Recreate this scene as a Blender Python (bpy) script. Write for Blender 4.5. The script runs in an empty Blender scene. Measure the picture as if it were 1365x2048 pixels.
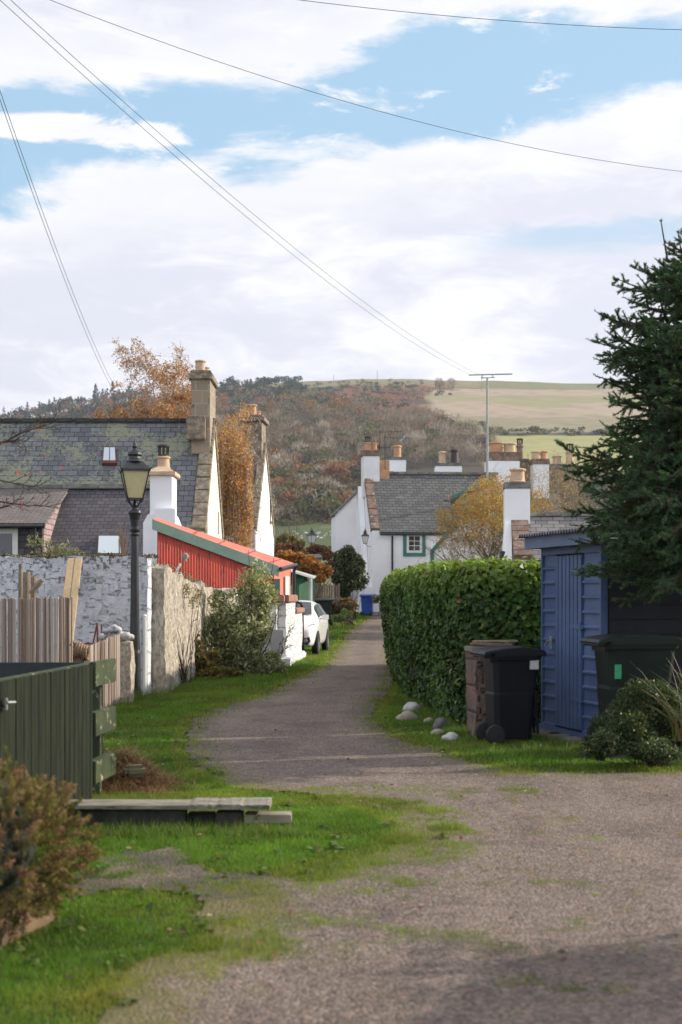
import bpy, math, random
import numpy as np
from mathutils import Vector, Matrix, noise
random.seed(7); R = np.random.default_rng(11)
F=2844.4; HZ=1190.0; CX=682.5; CH=1.6
S=bpy.context.scene
def P(px,py,d): return Vector(((px-CX)*d/F, d, CH-(py-HZ)*d/F))
def gz(X,Y): return 0.0 if Y<42 else .0226*(min(Y,100)-42)
def G(px,py):
    k=F/max(py-HZ,1);d=CH*k
    if d>42: d=k*(CH+.0226*42)/(1+.0226*k)
    return Vector(((px-CX)*d/F,d,gz(0,d)))
CRX=[-2500,-300,0,100,200,300,400,550,700,850,950,1050,1200,1400,2000,4000]
CRY=[1020,900,852,830,812,795,777,768,761,759,763,765,768,775,800,900]
def hill(X,Y):
    X=np.asarray(X,float);Y=np.asarray(Y,float)
    near=np.clip(Y-42,0,58)*.0226
    px=CX+F*X/np.maximum(Y,60.)
    zc=CH+(HZ-np.interp(px,CRX,CRY))*1500/F
    s=np.clip((Y-500)/1000,0,1)
    z=np.interp(Y,[100,400,500],[1.31,15,27])+(zc-27)*s**.95
    z=np.where(Y>1500,zc-(Y-1500)*.12,z)
    return np.where(Y<100,near,z)
# ---------- node helpers
def nd(nt,typ,ins=None,**pr):
    n=nt.nodes.new('ShaderNode'+typ)
    for k,v in pr.items(): setattr(n,k,v)
    for k,v in (ins or {}).items():
        s=n.inputs[k]
        if isinstance(v,bpy.types.NodeSocket): nt.links.new(v,s)
        else:
            try: s.default_value=v
            except Exception: s.default_value=tuple(v)+(1,)
    return n
def c4(c): return (c[0],c[1],c[2],1)
def mth(nt,op,a,b=0.0,c=None,clamp=False):
    n=nt.nodes.new('ShaderNodeMath');n.operation=op;n.use_clamp=clamp
    for i,v in enumerate((a,b,c)):
        if v is None: continue
        if isinstance(v,bpy.types.NodeSocket): nt.links.new(v,n.inputs[i])
        else: n.inputs[i].default_value=v
    return n.outputs[0]
def mixc(nt,f,a,b,mode='MIX'):
    n=nt.nodes.new('ShaderNodeMix');n.data_type='RGBA';n.blend_type=mode;n.clamp_factor=True
    for i,v in ((0,f),(6,a),(7,b)):
        if isinstance(v,bpy.types.NodeSocket): nt.links.new(v,n.inputs[i])
        elif i==0: n.inputs[0].default_value=v
        else: n.inputs[i].default_value=c4(v)
    return n.outputs[2]
def ramp(nt,f,a,b): # smoothstep a..b
    n=nd(nt,'MapRange',{'Value':f,'From Min':a,'From Max':b},interpolation_type='SMOOTHSTEP');return n.outputs[0]
def newmat(name):
    m=bpy.data.materials.new(name);m.use_nodes=True;nt=m.node_tree;nt.nodes.clear()
    out=nt.nodes.new('ShaderNodeOutputMaterial');b=nt.nodes.new('ShaderNodeBsdfPrincipled')
    nt.links.new(b.outputs[0],out.inputs[0]);return m,nt,b,out
def coords(nt,kind='Object'):
    return nd(nt,'TexCoord').outputs[kind]
def noisen(nt,vec,scale,detail=5,rough=.6,out='Fac'):
    return nd(nt,'TexNoise',{'Vector':vec,'Scale':scale,'Detail':detail,'Roughness':rough}).outputs[out]
def setbump(nt,b,h,strength,dist=.02):
    n=nd(nt,'Bump',{'Height':h,'Strength':strength,'Distance':dist});nt.links.new(n.outputs[0],b.inputs['Normal'])
def M(name,c1,c2=None,scale=3,rough=.8,bump=.3,bscale=40,dist=.01,metal=0,lo=.35,hi=.65,c3=None,s3=12,t3=.62,spec=None,stretch=None):
    m,nt,b,o=newmat(name);v=coords(nt)
    if stretch: v=nd(nt,'Mapping',{'Vector':v,'Scale':stretch}).outputs[0]
    if c2 is None: c2=tuple(x*.75 for x in c1)
    col=mixc(nt,ramp(nt,noisen(nt,v,scale),lo,hi),c1,c2)
    if c3: col=mixc(nt,ramp(nt,noisen(nt,v,s3,6,.7),t3,t3+.06),col,c3)
    nt.links.new(col,b.inputs['Base Color']);b.inputs['Roughness'].default_value=rough;b.inputs['Metallic'].default_value=metal
    if spec is not None: b.inputs['Specular IOR Level'].default_value=spec
    if bump: setbump(nt,b,noisen(nt,v,bscale),bump,dist)
    return m
def Mbrick(name,c1,c2,mortar,bw,rh,ms=.008,bump=.5,lichen=None,lt=.6,ls=1.2,rough=.8,saw=True,off=.5,l2=None,dist=.02,warp=.015,white=None,fine=25):
    m,nt,b,o=newmat(name);uv=coords(nt,'UV')
    w=nd(nt,'TexNoise',{'Vector':uv,'Scale':3.0,'Detail':3}).outputs['Color']
    w=nd(nt,'VectorMath',{0:w,1:(.5,.5,.5)},operation='SUBTRACT').outputs[0]
    w=nd(nt,'VectorMath',{0:w,'Scale':warp*2},operation='SCALE').outputs[0]
    uvw=nd(nt,'VectorMath',{0:uv,1:w},operation='ADD').outputs[0]
    br=nd(nt,'TexBrick',{'Vector':uvw,'Color1':c4(c1),'Color2':c4(c2),'Mortar':c4(mortar),'Scale':1.0,'Mortar Size':ms,'Mortar Smooth':.15,'Bias':0.0,'Brick Width':bw,'Row Height':rh},offset=off)
    col=br.outputs['Color']
    nf=noisen(nt,uv,fine,5,.7)
    col=mixc(nt,.35,col,mixc(nt,nf,(.35,.35,.35),(1,1,1)),'OVERLAY')
    h=mth(nt,'MULTIPLY',br.outputs['Fac'],-1.0)
    if saw:
        sx=nd(nt,'SeparateXYZ',{0:uvw}).outputs[1]
        fr=mth(nt,'FRACT',mth(nt,'DIVIDE',sx,rh))
        h=mth(nt,'SUBTRACT',h,mth(nt,'MULTIPLY',fr,.8))
        edge=ramp(nt,fr,.86,1.0)
        col=mixc(nt,mth(nt,'MULTIPLY',edge,.5),col,mortar)
    h=mth(nt,'ADD',h,mth(nt,'MULTIPLY',nf,.5))
    if white: col=mixc(nt,ramp(nt,noisen(nt,uv,14,3,.7),.68,.72),col,white)
    if lichen:
        n1=noisen(nt,uv,ls,6,.65);n2=noisen(nt,uv,9,4,.7)
        f=ramp(nt,mth(nt,'ADD',n1,mth(nt,'MULTIPLY',mth(nt,'SUBTRACT',n2,.5),.7)),lt,lt+.08)
        col=mixc(nt,mth(nt,'MULTIPLY',f,.8),col,lichen)
    nt.links.new(col,b.inputs['Base Color']);b.inputs['Roughness'].default_value=rough
    setbump(nt,b,h,bump,dist);return m
def Mleaf(name,trans=.3,rough=.5,spec=.3):
    m,nt,b,o=newmat(name);a=nd(nt,'Attribute',attribute_name='Col').outputs['Color']
    nt.links.new(a,b.inputs['Base Color']);b.inputs['Roughness'].default_value=rough;b.inputs['Specular IOR Level'].default_value=spec
    t=nd(nt,'BsdfTranslucent',{'Color':mixc(nt,1.0,a,(1.6,1.5,.9),'MULTIPLY')})
    mx=nd(nt,'MixShader',{0:trans,1:b.outputs[0],2:t.outputs[0]});nt.links.new(mx.outputs[0],o.inputs[0]);return m
# ---------- scene-object helpers
ORG={}
def link(o): S.collection.objects.link(o);return o
def tag(o,label=None,cat=None,group=None,kind=None):
    if label:o['label']=label
    if cat:o['category']=cat
    if group:o['group']=group
    if kind:o['kind']=kind
    return o
def thing(name,label,cat,loc,group=None,local=False,rz=0):
    o=link(bpy.data.objects.new(name,None));o.location=loc;o.rotation_euler=(0,0,rz);o.empty_display_size=.2
    ORG[o.name]=Vector((0,0,0)) if local else Vector(loc)
    return tag(o,label,cat,group)
def fastmesh(name,V,Fa,cols=None):
    me=bpy.data.meshes.new(name);V=np.ascontiguousarray(V,np.float32);Fa=np.ascontiguousarray(Fa,np.int32);n,k=Fa.shape
    me.vertices.add(len(V));me.vertices.foreach_set('co',V.ravel())
    me.loops.add(n*k);me.loops.foreach_set('vertex_index',Fa.ravel())
    me.polygons.add(n);me.polygons.foreach_set('loop_start',np.arange(0,n*k,k,dtype=np.int32))
    me.update(calc_edges=True)
    if cols is not None:
        ca=me.color_attributes.new('Col','FLOAT_COLOR','POINT')
        c=np.ones((len(V),4),np.float32);c[:,:3]=cols;ca.data.foreach_set('color',c.ravel())
    return me
def put(name,me,mat,parent=None,base=None,smooth=False):
    o=bpy.data.objects.new(name,me);link(o)
    if mat: me.materials.append(mat)
    org=ORG[parent.name] if parent else (Vector(base) if base is not None else Vector((0,0,0)))
    if org.length>0: me.transform(Matrix.Translation(-org))
    if parent: o.parent=parent;ORG[o.name]=org
    else: o.location=org;ORG[o.name]=org
    if smooth: me.shade_smooth()
    return o
def bulk(name,V,Fa,cols,mat,parent=None,base=None): return put(name,fastmesh(name,V,Fa,cols),mat,parent,base)
class MB:
    def __init__(s,xf=None): s.v=[];s.f=[];s.x=xf or Matrix.Identity(4)
    def add(s,vs,fs):
        o=len(s.v);s.v+=[s.x@Vector(v) for v in vs];s.f+=[[i+o for i in f] for f in fs];return s
    def box(s,c,sz,rz=0,rx=0,ry=0,taper=1):
        a,b,h=[x/2 for x in sz];m=Matrix.Translation(Vector(c))@Matrix.Rotation(rz,4,'Z')@Matrix.Rotation(rx,4,'X')@Matrix.Rotation(ry,4,'Y')
        vs=[m@Vector((x*(taper if z>0 else 1),y*(taper if z>0 else 1),z)) for z in(-h,h) for x,y in((-a,-b),(a,-b),(a,b),(-a,b))]
        return s.add(vs,[(3,2,1,0),(4,5,6,7),(0,1,5,4),(1,2,6,5),(2,3,7,6),(3,0,4,7)])
    def b2(s,x0,x1,y0,y1,z0,z1): return s.box(((x0+x1)/2,(y0+y1)/2,(z0+z1)/2),(x1-x0,y1-y0,z1-z0))
    def prism(s,poly,ext):
        n=len(poly);e=Vector(ext);vs=[Vector(p) for p in poly]+[Vector(p)+e for p in poly]
        return s.add(vs,[tuple(range(n))[::-1],tuple(range(n,2*n))]+[(i,(i+1)%n,(i+1)%n+n,i+n) for i in range(n)])
    def slab(s,a,b,c,d,t): # quad with thickness t along -normal
        a,b,c,d=map(Vector,(a,b,c,d));n=(b-a).cross(d-a).normalized()
        if n.z<0:n=-n
        return s.prism([a,b,c,d],-n*t)
    def tube(s,pts,r,n=8,cap=True):
        pts=[Vector(p) for p in pts];rs=r if hasattr(r,'__len__') else [r]*len(pts);vs=[];fs=[]
        ref=None
        for i,p in enumerate(pts):
            d=(pts[min(i+1,len(pts)-1)]-pts[max(i-1,0)]).normalized()
            if ref is None: ref=d.orthogonal().normalized()
            a=(ref-d*ref.dot(d))
            a=a.normalized() if a.length>1e-5 else d.orthogonal().normalized()
            ref=a;b=d.cross(a)
            vs+=[p+(a*math.cos(t)+b*math.sin(t))*rs[i] for t in [2*math.pi*k/n for k in range(n)]]
        for i in range(len(pts)-1):
            for k in range(n): fs.append((i*n+k,i*n+(k+1)%n,(i+1)*n+(k+1)%n,(i+1)*n+k))
        if cap: fs+= [tuple(range(n))[::-1],tuple(range((len(pts)-1)*n,len(pts)*n))]
        return s.add(vs,fs)
    def lathe(s,prof,c=(0,0,0),n=16,rot=0):
        vs=[];fs=[];c=Vector(c)
        for r,z in prof: vs+=[c+Vector((r*math.cos(rot+2*math.pi*k/n),r*math.sin(rot+2*math.pi*k/n),z)) for k in range(n)]
        for i in range(len(prof)-1):
            for k in range(n): fs.append((i*n+k,i*n+(k+1)%n,(i+1)*n+(k+1)%n,(i+1)*n+k))
        fs+=[tuple(range(n))[::-1],tuple(range((len(prof)-1)*n,len(prof)*n))]
        return s.add(vs,fs)
    def build(s,name,mat,parent=None,base=None,smooth=False,bevel=0,rough=0):
        me=bpy.data.meshes.new(name);me.from_pydata(s.v,[],s.f);me.validate();me.update()
        import bmesh
        bm=bmesh.new();bm.from_mesh(me);bmesh.ops.recalc_face_normals(bm,faces=bm.faces)
        if bevel: bmesh.ops.bevel(bm,geom=list(bm.edges),offset=bevel,segments=2,affect='EDGES',clamp_overlap=True)
        uv=bm.loops.layers.uv.new('UVMap')
        for f in bm.faces:
            n=f.normal
            if abs(n.z)<.995 and n.length>.1:
                t=Vector((0,0,1)).cross(n).normalized();b=n.cross(t)
            else: t=Vector((1,0,0));b=Vector((0,1,0))
            for l in f.loops: l[uv].uv=(l.vert.co.dot(t),l.vert.co.dot(b))
        bm.to_mesh(me);bm.free()
        return put(name,me,mat,parent,base,smooth)
# ---------- leaf scatter
QUAD=np.array([[-.5,0,0],[0,-.32,.06],[.5,0,0],[0,.32,.06]])
IVY=np.array([[0,-.5,0],[.5,-.25,.05],[.3,.15,.03],[0,.6,-.04],[-.3,.15,.03],[-.5,-.25,.05]])
LANCE=np.array([[-.5,0,0],[-.1,-.13,.03],[.5,0,-.03],[-.1,.13,.03]])
def unit(a): return a/np.maximum(np.linalg.norm(a,axis=1,keepdims=True),1e-9)
def leaves(C,size,tmpl,N=None,tilt=1.0,Tdir=None):
    n=len(C);rv=R.normal(size=(n,3))
    Nn=unit(rv) if N is None else unit(np.asarray(N)+tilt*rv*.5)
    t=R.normal(size=(n,3)) if Tdir is None else Tdir+R.normal(size=(n,3))*.35
    T=unit(t-Nn*np.sum(t*Nn,1,keepdims=True));B=np.cross(Nn,T)
    if not hasattr(size,'__len__'): size=size*R.uniform(.6,1.3,n)
    k=len(tmpl);V=C[:,None,:]+size[:,None,None]*(tmpl[None,:,0:1]*T[:,None]+tmpl[None,:,1:2]*B[:,None]+tmpl[None,:,2:3]*Nn[:,None])
    return V.reshape(-1,3),np.arange(n*k).reshape(n,k)
def palette(n,k,cols,var=.25,w=None):
    c=np.array(cols)[R.choice(len(cols),n,p=w)]
    c=c*R.uniform(1-var,1+var,(n,1))*R.uniform(.93,1.07,(n,3));return np.repeat(c,k,axis=0)
def merge(parts):
    V=[];Fa=[];C=[];o=0
    for v,f,c in parts: V.append(v);Fa.append(f+o);C.append(c);o+=len(v)
    return np.concatenate(V),np.concatenate(Fa),np.concatenate(C)
def blob(n,center,radii,lumps=9,shell=.45,seed=None):
    """points through an uneven ellipsoidal volume, lumpy"""
    L=unit(R.normal(size=(lumps,3)))*R.uniform(.35,.75,(lumps,1));r=R.uniform(.3,.55,lumps)
    i=R.integers(0,lumps,n);d=unit(R.normal(size=(n,3)));q=L[i]+d*(r[i]*R.uniform(shell,1,n)**.5)[:,None]
    return np.array(center)+q*np.array(radii),unit(q+d*.7)
def noise3(Pts,sc): return np.array([noise.noise(Vector(p)*sc) for p in Pts])
def grow(p,d,L,r,lvl,Q,br,tips):
    nseg=Q['seg'][lvl];pts=[p.copy()];d=d.normalized()
    for i in range(nseg):
        d=(d+Vector(R.normal(size=3))*Q['wob'][lvl]+Vector((0,0,Q['up'][lvl]))).normalized()
        p=p+d*(L/nseg);pts.append(p.copy())
    r1=r*Q.get('tap',.35);br.append((pts,[r+(r1-r)*i/nseg for i in range(nseg+1)],lvl))
    if lvl>=Q['max']: tips.append(pts);return
    nc=Q['n'][lvl]
    for k in range(nc):
        t=Q['t0'][lvl]+(1-Q['t0'][lvl])*(k+R.uniform(0,.9))/nc;t=min(t,1);i=min(int(t*nseg),nseg-1);q=pts[i].lerp(pts[i+1],t*nseg-i)
        ax=(pts[i+1]-pts[i]).normalized();o=ax.orthogonal().normalized();o.rotate(Matrix.Rotation(k*2.4+R.uniform(-.6,.6),3,ax))
        a=Q['ang'][lvl]*R.uniform(.75,1.25);nd_=ax*math.cos(a)+o*math.sin(a)
        grow(q,nd_,L*Q['rat'][lvl]*R.uniform(.7,1.15)*(1-.35*t),max((r+(r1-r)*t)*.62,Q.get('rmin',.004)),lvl+1,Q,br,tips)
def tubes(br,rmin=0): 
    mb=MB()
    for pts,rs,l in br: mb.tube(pts,[max(x,rmin) for x in rs],[7,5,4,3,3,3][l],cap=False)
    return mb
def onplane(px,py,p0,n):
    d=P(px,py,1.0)-Vector((0,0,CH));o=Vector((0,0,CH));n=Vector(n);t=(Vector(p0)-o).dot(n)/d.dot(n);return o+d*t
# ================= MATERIALS
m_slateL=Mbrick('slate_lichen',(.14,.145,.155),(.085,.09,.10),(.025,.025,.028),.34,.24,.012,.6,lichen=(.25,.265,.16),lt=.50,ls=.55,white=(.3,.3,.27))
m_slateD=Mbrick('slate_dark',(.085,.075,.085),(.05,.047,.056),(.015,.015,.017),.26,.2,.012,.6,lichen=(.17,.12,.11),lt=.64)
m_slateB=Mbrick('slate_brown',(.17,.14,.125),(.12,.10,.095),(.03,.03,.03),.3,.13,.012,.6)
m_slateP=Mbrick('slate_pink',(.36,.26,.25),(.22,.16,.16),(.07,.05,.05),.26,.18,.012,.6)
m_slateG=Mbrick('slate_grey',(.125,.125,.12),(.08,.08,.08),(.022,.022,.022),.34,.2,.014,.6,lichen=(.2,.19,.16),lt=.62,white=(.25,.24,.22))
m_slateN=Mbrick('slate_near',(.2,.19,.18),(.12,.115,.115),(.03,.03,.03),.42,.26,.014,.6,lichen=(.24,.23,.19),lt=.6)
m_cream=M('cream_render',(.74,.68,.57),(.66,.60,.50),1.2,.9,.3,25)
m_white=M('white_render',(.80,.80,.80),(.70,.70,.70),1.0,.9,.35,18,.02,c3=(.45,.44,.42),s3=2.2,t3=.70)
m_whiteB=M('white_render_clean',(.87,.88,.90),(.81,.82,.84),.8,.9,.25,14,.02)
m_stone=M('weathered_stone',(.31,.26,.185),(.15,.12,.09),5,.95,.8,14,.03,c3=(.42,.38,.22),s3=6,t3=.58)
m_stoneB=Mbrick('ashlar_stone',(.30,.235,.16),(.19,.155,.115),(.32,.28,.22),.42,.42,.02,.5,saw=False,lichen=(.09,.08,.06),lt=.6,ls=2)
m_skewR=M('brown_skew',(.28,.19,.14),(.15,.10,.08),3,.95,.6,12,.03,c3=(.55,.52,.48),s3=5,t3=.6)
m_sand=M('red_sandstone',(.33,.17,.12),(.24,.12,.09),4,.9,.4,25,c3=(.5,.45,.4),s3=7,t3=.66)
m_ridge=M('ridge_stone',(.26,.25,.22),(.13,.13,.12),2.5,.95,.5,15,.02)
m_dark=M('dark_ridge_tile',(.06,.06,.06),(.03,.03,.03),3,.85,.3,15)
m_terra=M('terracotta_pot',(.55,.30,.16),(.42,.23,.13),6,.8,.2,20,c3=(.2,.15,.1),s3=5,t3=.62)
m_buff=M('buff_clay_pot',(.58,.42,.28),(.46,.33,.22),6,.8,.2,20)
m_black=M('black_metal',(.012,.013,.014),(.02,.02,.022),6,.35,.08,40)
m_lampblack=M('lamp_paint',(.014,.016,.018),(.03,.031,.032),5,.38,.1,30,c3=(.10,.055,.03),s3=9,t3=.66)
m_cowl=M('iron_cowl',(.03,.028,.027),(.06,.04,.03),8,.6,.2,30)
m_lampglass=M('frosted_lamp_glass',(.66,.57,.33),(.60,.50,.28),3,.25,.02,20,spec=.6)
m_glass,nt,b,o=newmat('window_glass');b.inputs['Base Color'].default_value=(.03,.035,.04,1);b.inputs['Roughness'].default_value=.05;b.inputs['Specular IOR Level'].default_value=.9
m_glassP,nt,b,o=newmat('sky_lit_glass');b.inputs['Base Color'].default_value=(.55,.62,.66,1);b.inputs['Roughness'].default_value=.12
m_lglass,nt,b,o=newmat('clear_lamp_glass');b.inputs['Base Color'].default_value=(.62,.62,.6,1);b.inputs['Roughness'].default_value=.1
m_frame=M('white_window_frame',(.75,.74,.7),(.68,.67,.63),4,.5,.1)
m_teal=M('teal_paint',(.045,.20,.18),(.035,.16,.145),3,.55,.1)
m_tealG=M('grey_green_paint',(.105,.18,.15),(.085,.15,.125),3,.55,.15)
def corr(name,c1,c2,pitch,horiz=False,rough=.6,dirt=(.1,.03,.02)):
    m,nt,b,o=newmat(name);uv=coords(nt,'UV');s=nd(nt,'SeparateXYZ',{0:uv}).outputs[1 if horiz else 0]
    w=mth(nt,'SINE',mth(nt,'MULTIPLY',s,6.2832/pitch));n=noisen(nt,uv,1.2)
    col=mixc(nt,ramp(nt,n,.35,.7),c1,c2);col=mixc(nt,ramp(nt,noisen(nt,uv,7,5,.75),.62,.7),col,dirt)
    nt.links.new(col,b.inputs['Base Color']);b.inputs['Roughness'].default_value=rough;setbump(nt,b,w,.6,.03);return m
m_redwall=M('red_corrugated_iron',(.56,.085,.05),(.40,.055,.04),1.4,.6,.15,20,c3=(.20,.06,.045),s3=3,t3=.57,stretch=(2.5,2.5,.5))
m_coral=M('coral_roof_felt',(.62,.16,.105),(.55,.13,.085),2,.8,.3,60,c3=(.4,.12,.09),s3=4,t3=.64)
m_coralP=M('coral_panel',(.58,.17,.10),(.52,.15,.09),2,.6,.1)
m_greenshed=M('green_boarding',(.025,.12,.06),(.02,.09,.045),2,.65,.2,stretch=(8,8,1))
m_roofpale=M('pale_roof_sheet',(.45,.47,.47),(.35,.37,.36),3,.6,.2)
m_blue=M('blue_shed_paint',(.072,.118,.245),(.052,.086,.19),2.2,.5,.15,30,c3=(.10,.12,.25),s3=9,t3=.66)
m_blueD=M('shade_black_boards',(.012,.013,.02),(.02,.02,.028),3,.7,.2)  # near-black colour carries the deep shade under the spruce
m_binblk=M('black_bin_plastic',(.006,.007,.012),(.010,.011,.017),3,.45,.08,60,spec=.3)
m_bingrn=M('green_bin_plastic',(.007,.014,.011),(.010,.019,.014),3,.45,.08,60,spec=.3)
m_binblue=M('blue_bin_plastic',(.02,.09,.45),(.018,.075,.38),3,.45,.05)
m_rubber=M('black_rubber',(.012,.012,.013),(.02,.02,.02),5,.8,.1)
m_label=M('white_sticker',(.6,.62,.62),(.5,.52,.52),30,.6,0)
m_labelG=M('green_sticker',(.05,.35,.16),(.04,.28,.13),30,.6,0)
m_gate=M('green_gate_paint',(.018,.024,.012),(.008,.011,.007),2.0,.75,.5,9,.012,c3=(.19,.19,.12),s3=16,t3=.66,stretch=(6,6,.9),spec=.15)
m_gateE=M('worn_green_rail',(.055,.072,.034),(.030,.040,.024),3,.65,.4,14,c3=(.32,.28,.18),s3=9,t3=.58,spec=.2)
m_gateB=M('blue_black_board',(.018,.03,.034),(.012,.02,.022),3,.6,.3,14,c3=(.12,.15,.15),s3=14,t3=.66)
m_reed,nt,b,o=newmat('split_reed');a=nd(nt,'Attribute',attribute_name='Col').outputs['Color'];v=nd(nt,'Mapping',{'Vector':coords(nt),'Scale':(30,30,1.5)}).outputs[0]
nt.links.new(mixc(nt,.5,a,mixc(nt,noisen(nt,v,2),(.4,.4,.4),(1.2,1.2,1.2)),'MULTIPLY'),b.inputs['Base Color']);b.inputs['Roughness'].default_value=.85
m_timber=M('pale_sawn_timber',(.60,.43,.24),(.50,.35,.19),3,.75,.2,20,stretch=(8,8,1),c3=(.3,.17,.08),s3=3,t3=.7)
m_log=M('grey_log_bark',(.26,.20,.14),(.16,.12,.09),6,.9,.6,18,.02)
m_sleeper=M('dark_sleeper',(.045,.045,.035),(.022,.022,.018),3,.8,.5,14,.02,c3=(.12,.10,.06),s3=6,t3=.64,stretch=(6,1,1))
m_plank=M('weathered_plank',(.30,.275,.22),(.15,.135,.105),4,.85,.6,10,.015,c3=(.10,.09,.06),s3=7,t3=.55,stretch=(1,5,5))
m_rust=M('rusted_iron',(.20,.06,.04),(.12,.04,.03),10,.9,.4,40)
m_rope=M('brown_rope',(.30,.20,.12),(.16,.11,.07),30,.95,.5,80)
m_box=M('grey_meter_box',(.42,.42,.43),(.37,.37,.38),3,.6,.1)
m_cobble=M('white_cobble',(.50,.49,.48),(.36,.35,.34),6,.85,.4,20,c3=(.2,.19,.16),s3=5,t3=.62)
m_rock=M('buff_rock',(.34,.30,.23),(.22,.19,.14),5,.9,.6,14,c3=(.10,.09,.07),s3=6,t3=.62)
m_rockS=M('slate_rock',(.15,.14,.16),(.09,.085,.10),4,.85,.5,14)
m_slab=M('concrete_slab',(.22,.20,.17),(.14,.13,.11),5,.9,.5,20)
m_tub=M('tan_stone_planter',(.17,.11,.055),(.09,.055,.03),2.5,.85,.5,12,.02,c3=(.22,.15,.08),s3=4,t3=.6)
m_bark=M('grey_bark',(.16,.13,.105),(.09,.075,.06),6,.9,.6,14)
m_birch=M('white_birch_bark',(.50,.44,.38),(.28,.22,.19),5,.8,.4,14,c3=(.07,.05,.045),s3=6,t3=.6)
m_twig=M('dark_twig',(.09,.06,.045),(.06,.04,.03),6,.9,.2)
m_carw,nt,b,o=newmat('white_car_paint');b.inputs['Base Color'].default_value=(.78,.78,.77,1);b.inputs['Roughness'].default_value=.22;b.inputs['Coat Weight'].default_value=.6
m_carg,nt,b,o=newmat('car_glass');b.inputs['Base Color'].default_value=(.035,.045,.05,1);b.inputs['Roughness'].default_value=.06;b.inputs['Specular IOR Level'].default_value=.8
m_alloy,nt,b,o=newmat('alloy_rim');b.inputs['Base Color'].default_value=(.42,.42,.43,1);b.inputs['Metallic'].default_value=.7;b.inputs['Roughness'].default_value=.35
m_hl,nt,b,o=newmat('headlamp_lens');b.inputs['Base Color'].default_value=(.20,.22,.24,1);b.inputs['Metallic'].default_value=.6;b.inputs['Roughness'].default_value=.12
m_leaf=Mleaf('broad_leaf');m_leafG=Mleaf('glossy_leaf',.28,.42,.25);m_needle=Mleaf('conifer_needle',.25,.6,.2);m_far=Mleaf('woodland_foliage',.15,.8,.1);m_grass=Mleaf('grass_blade',.35,.55,.25)
m_dry=Mleaf('dry_grass',.2,.8,.1)
m_alum=M('aerial_aluminium',(.35,.36,.37),(.28,.29,.3),5,.5,0,metal=.5)
m_wire=M('cable_sheath',(.05,.05,.055),(.04,.04,.045),5,.7,0)
m_sheep=M('sheep_fleece',(.62,.60,.54),(.5,.48,.42),4,.95,0)
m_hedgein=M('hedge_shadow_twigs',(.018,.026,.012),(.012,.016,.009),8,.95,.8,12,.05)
# painted block wall
def wallmat(name,base,b2,bw,rh,dirt,dt,warp=.03):
    m,nt,b,o=newmat(name);uv=coords(nt,'UV')
    w=nd(nt,'TexNoise',{'Vector':uv,'Scale':4.0,'Detail':5,'Roughness':.7}).outputs['Color']
    w=nd(nt,'VectorMath',{0:w,1:(.5,.5,.5)},operation='SUBTRACT').outputs[0]
    w=nd(nt,'VectorMath',{0:w,'Scale':warp*3},operation='SCALE').outputs[0]
    uvw=nd(nt,'VectorMath',{0:uv,1:w},operation='ADD').outputs[0]
    br=nd(nt,'TexBrick',{'Vector':uvw,'Scale':1.0,'Mortar Size':.03,'Mortar Smooth':1.0,'Brick Width':bw,'Row Height':rh})
    n1=noisen(nt,uv,2.2,6,.7);n2=noisen(nt,uv,16,5,.75)
    col=mixc(nt,ramp(nt,n1,.35,.65),base,b2)
    hz__=ramp(nt,nd(nt,'SeparateXYZ',{0:coords(nt)}).outputs[2],1.3,2.25)
    dm=mth(nt,'MULTIPLY',ramp(nt,mth(nt,'ADD',mth(nt,'MULTIPLY',hz__,.07),mth(nt,'ADD',mth(nt,'MULTIPLY',n2,.6),mth(nt,'MULTIPLY',n1,.4))),dt,dt+.05),.85)
    crev=mth(nt,'MULTIPLY',br.outputs['Fac'],ramp(nt,mth(nt,'ADD',mth(nt,'MULTIPLY',n1,.5),mth(nt,'MULTIPLY',n2,.5)),.42,.56))
    col=mixc(nt,mth(nt,'MAXIMUM',dm,mth(nt,'MULTIPLY',crev,.45)),col,dirt)
    nt.links.new(col,b.inputs['Base Color']);b.inputs['Roughness'].default_value=.9
    h=mth(nt,'ADD',mth(nt,'MULTIPLY',br.outputs['Fac'],-.7),mth(nt,'ADD',n1,mth(nt,'MULTIPLY',n2,.8)));setbump(nt,b,h,.9,.05);return m
m_block=wallmat('painted_block',(.74,.75,.79),(.60,.61,.65),.66,.34,(.11,.10,.095),.575,warp=.075)
m_wwall=wallmat('painted_rubble',(.74,.74,.75),(.62,.62,.63),.5,.26,(.25,.24,.22),.66)
# rubble
m_rubble,nt,b,o=newmat('harled_rubble');uv=coords(nt,'UV')
uvs=nd(nt,'Mapping',{'Vector':uv,'Rotation':(0,0,.5),'Scale':(5,2.2,1)}).outputs[0]
vo=nd(nt,'TexVoronoi',{'Vector':uvs,'Scale':2.6,'Randomness':1.0},feature='F1');n1=noisen(nt,uvs,3,7,.75);n2=noisen(nt,uv,1.1,3)
col=mixc(nt,ramp(nt,n1,.36,.62),(.66,.58,.46),(.36,.31,.25));col=mixc(nt,ramp(nt,noisen(nt,uvs,6,5,.8),.58,.66),col,(.10,.08,.065));col=mixc(nt,mth(nt,'MULTIPLY',ramp(nt,n2,.5,.62),ramp(nt,n1,.6,.4)),col,(.74,.69,.60))
nt.links.new(col,b.inputs['Base Color']);b.inputs['Roughness'].default_value=.95;setbump(nt,b,mth(nt,'SUBTRACT',mth(nt,'MULTIPLY',n1,1.4),vo.outputs['Distance']),1.0,.06)
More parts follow.
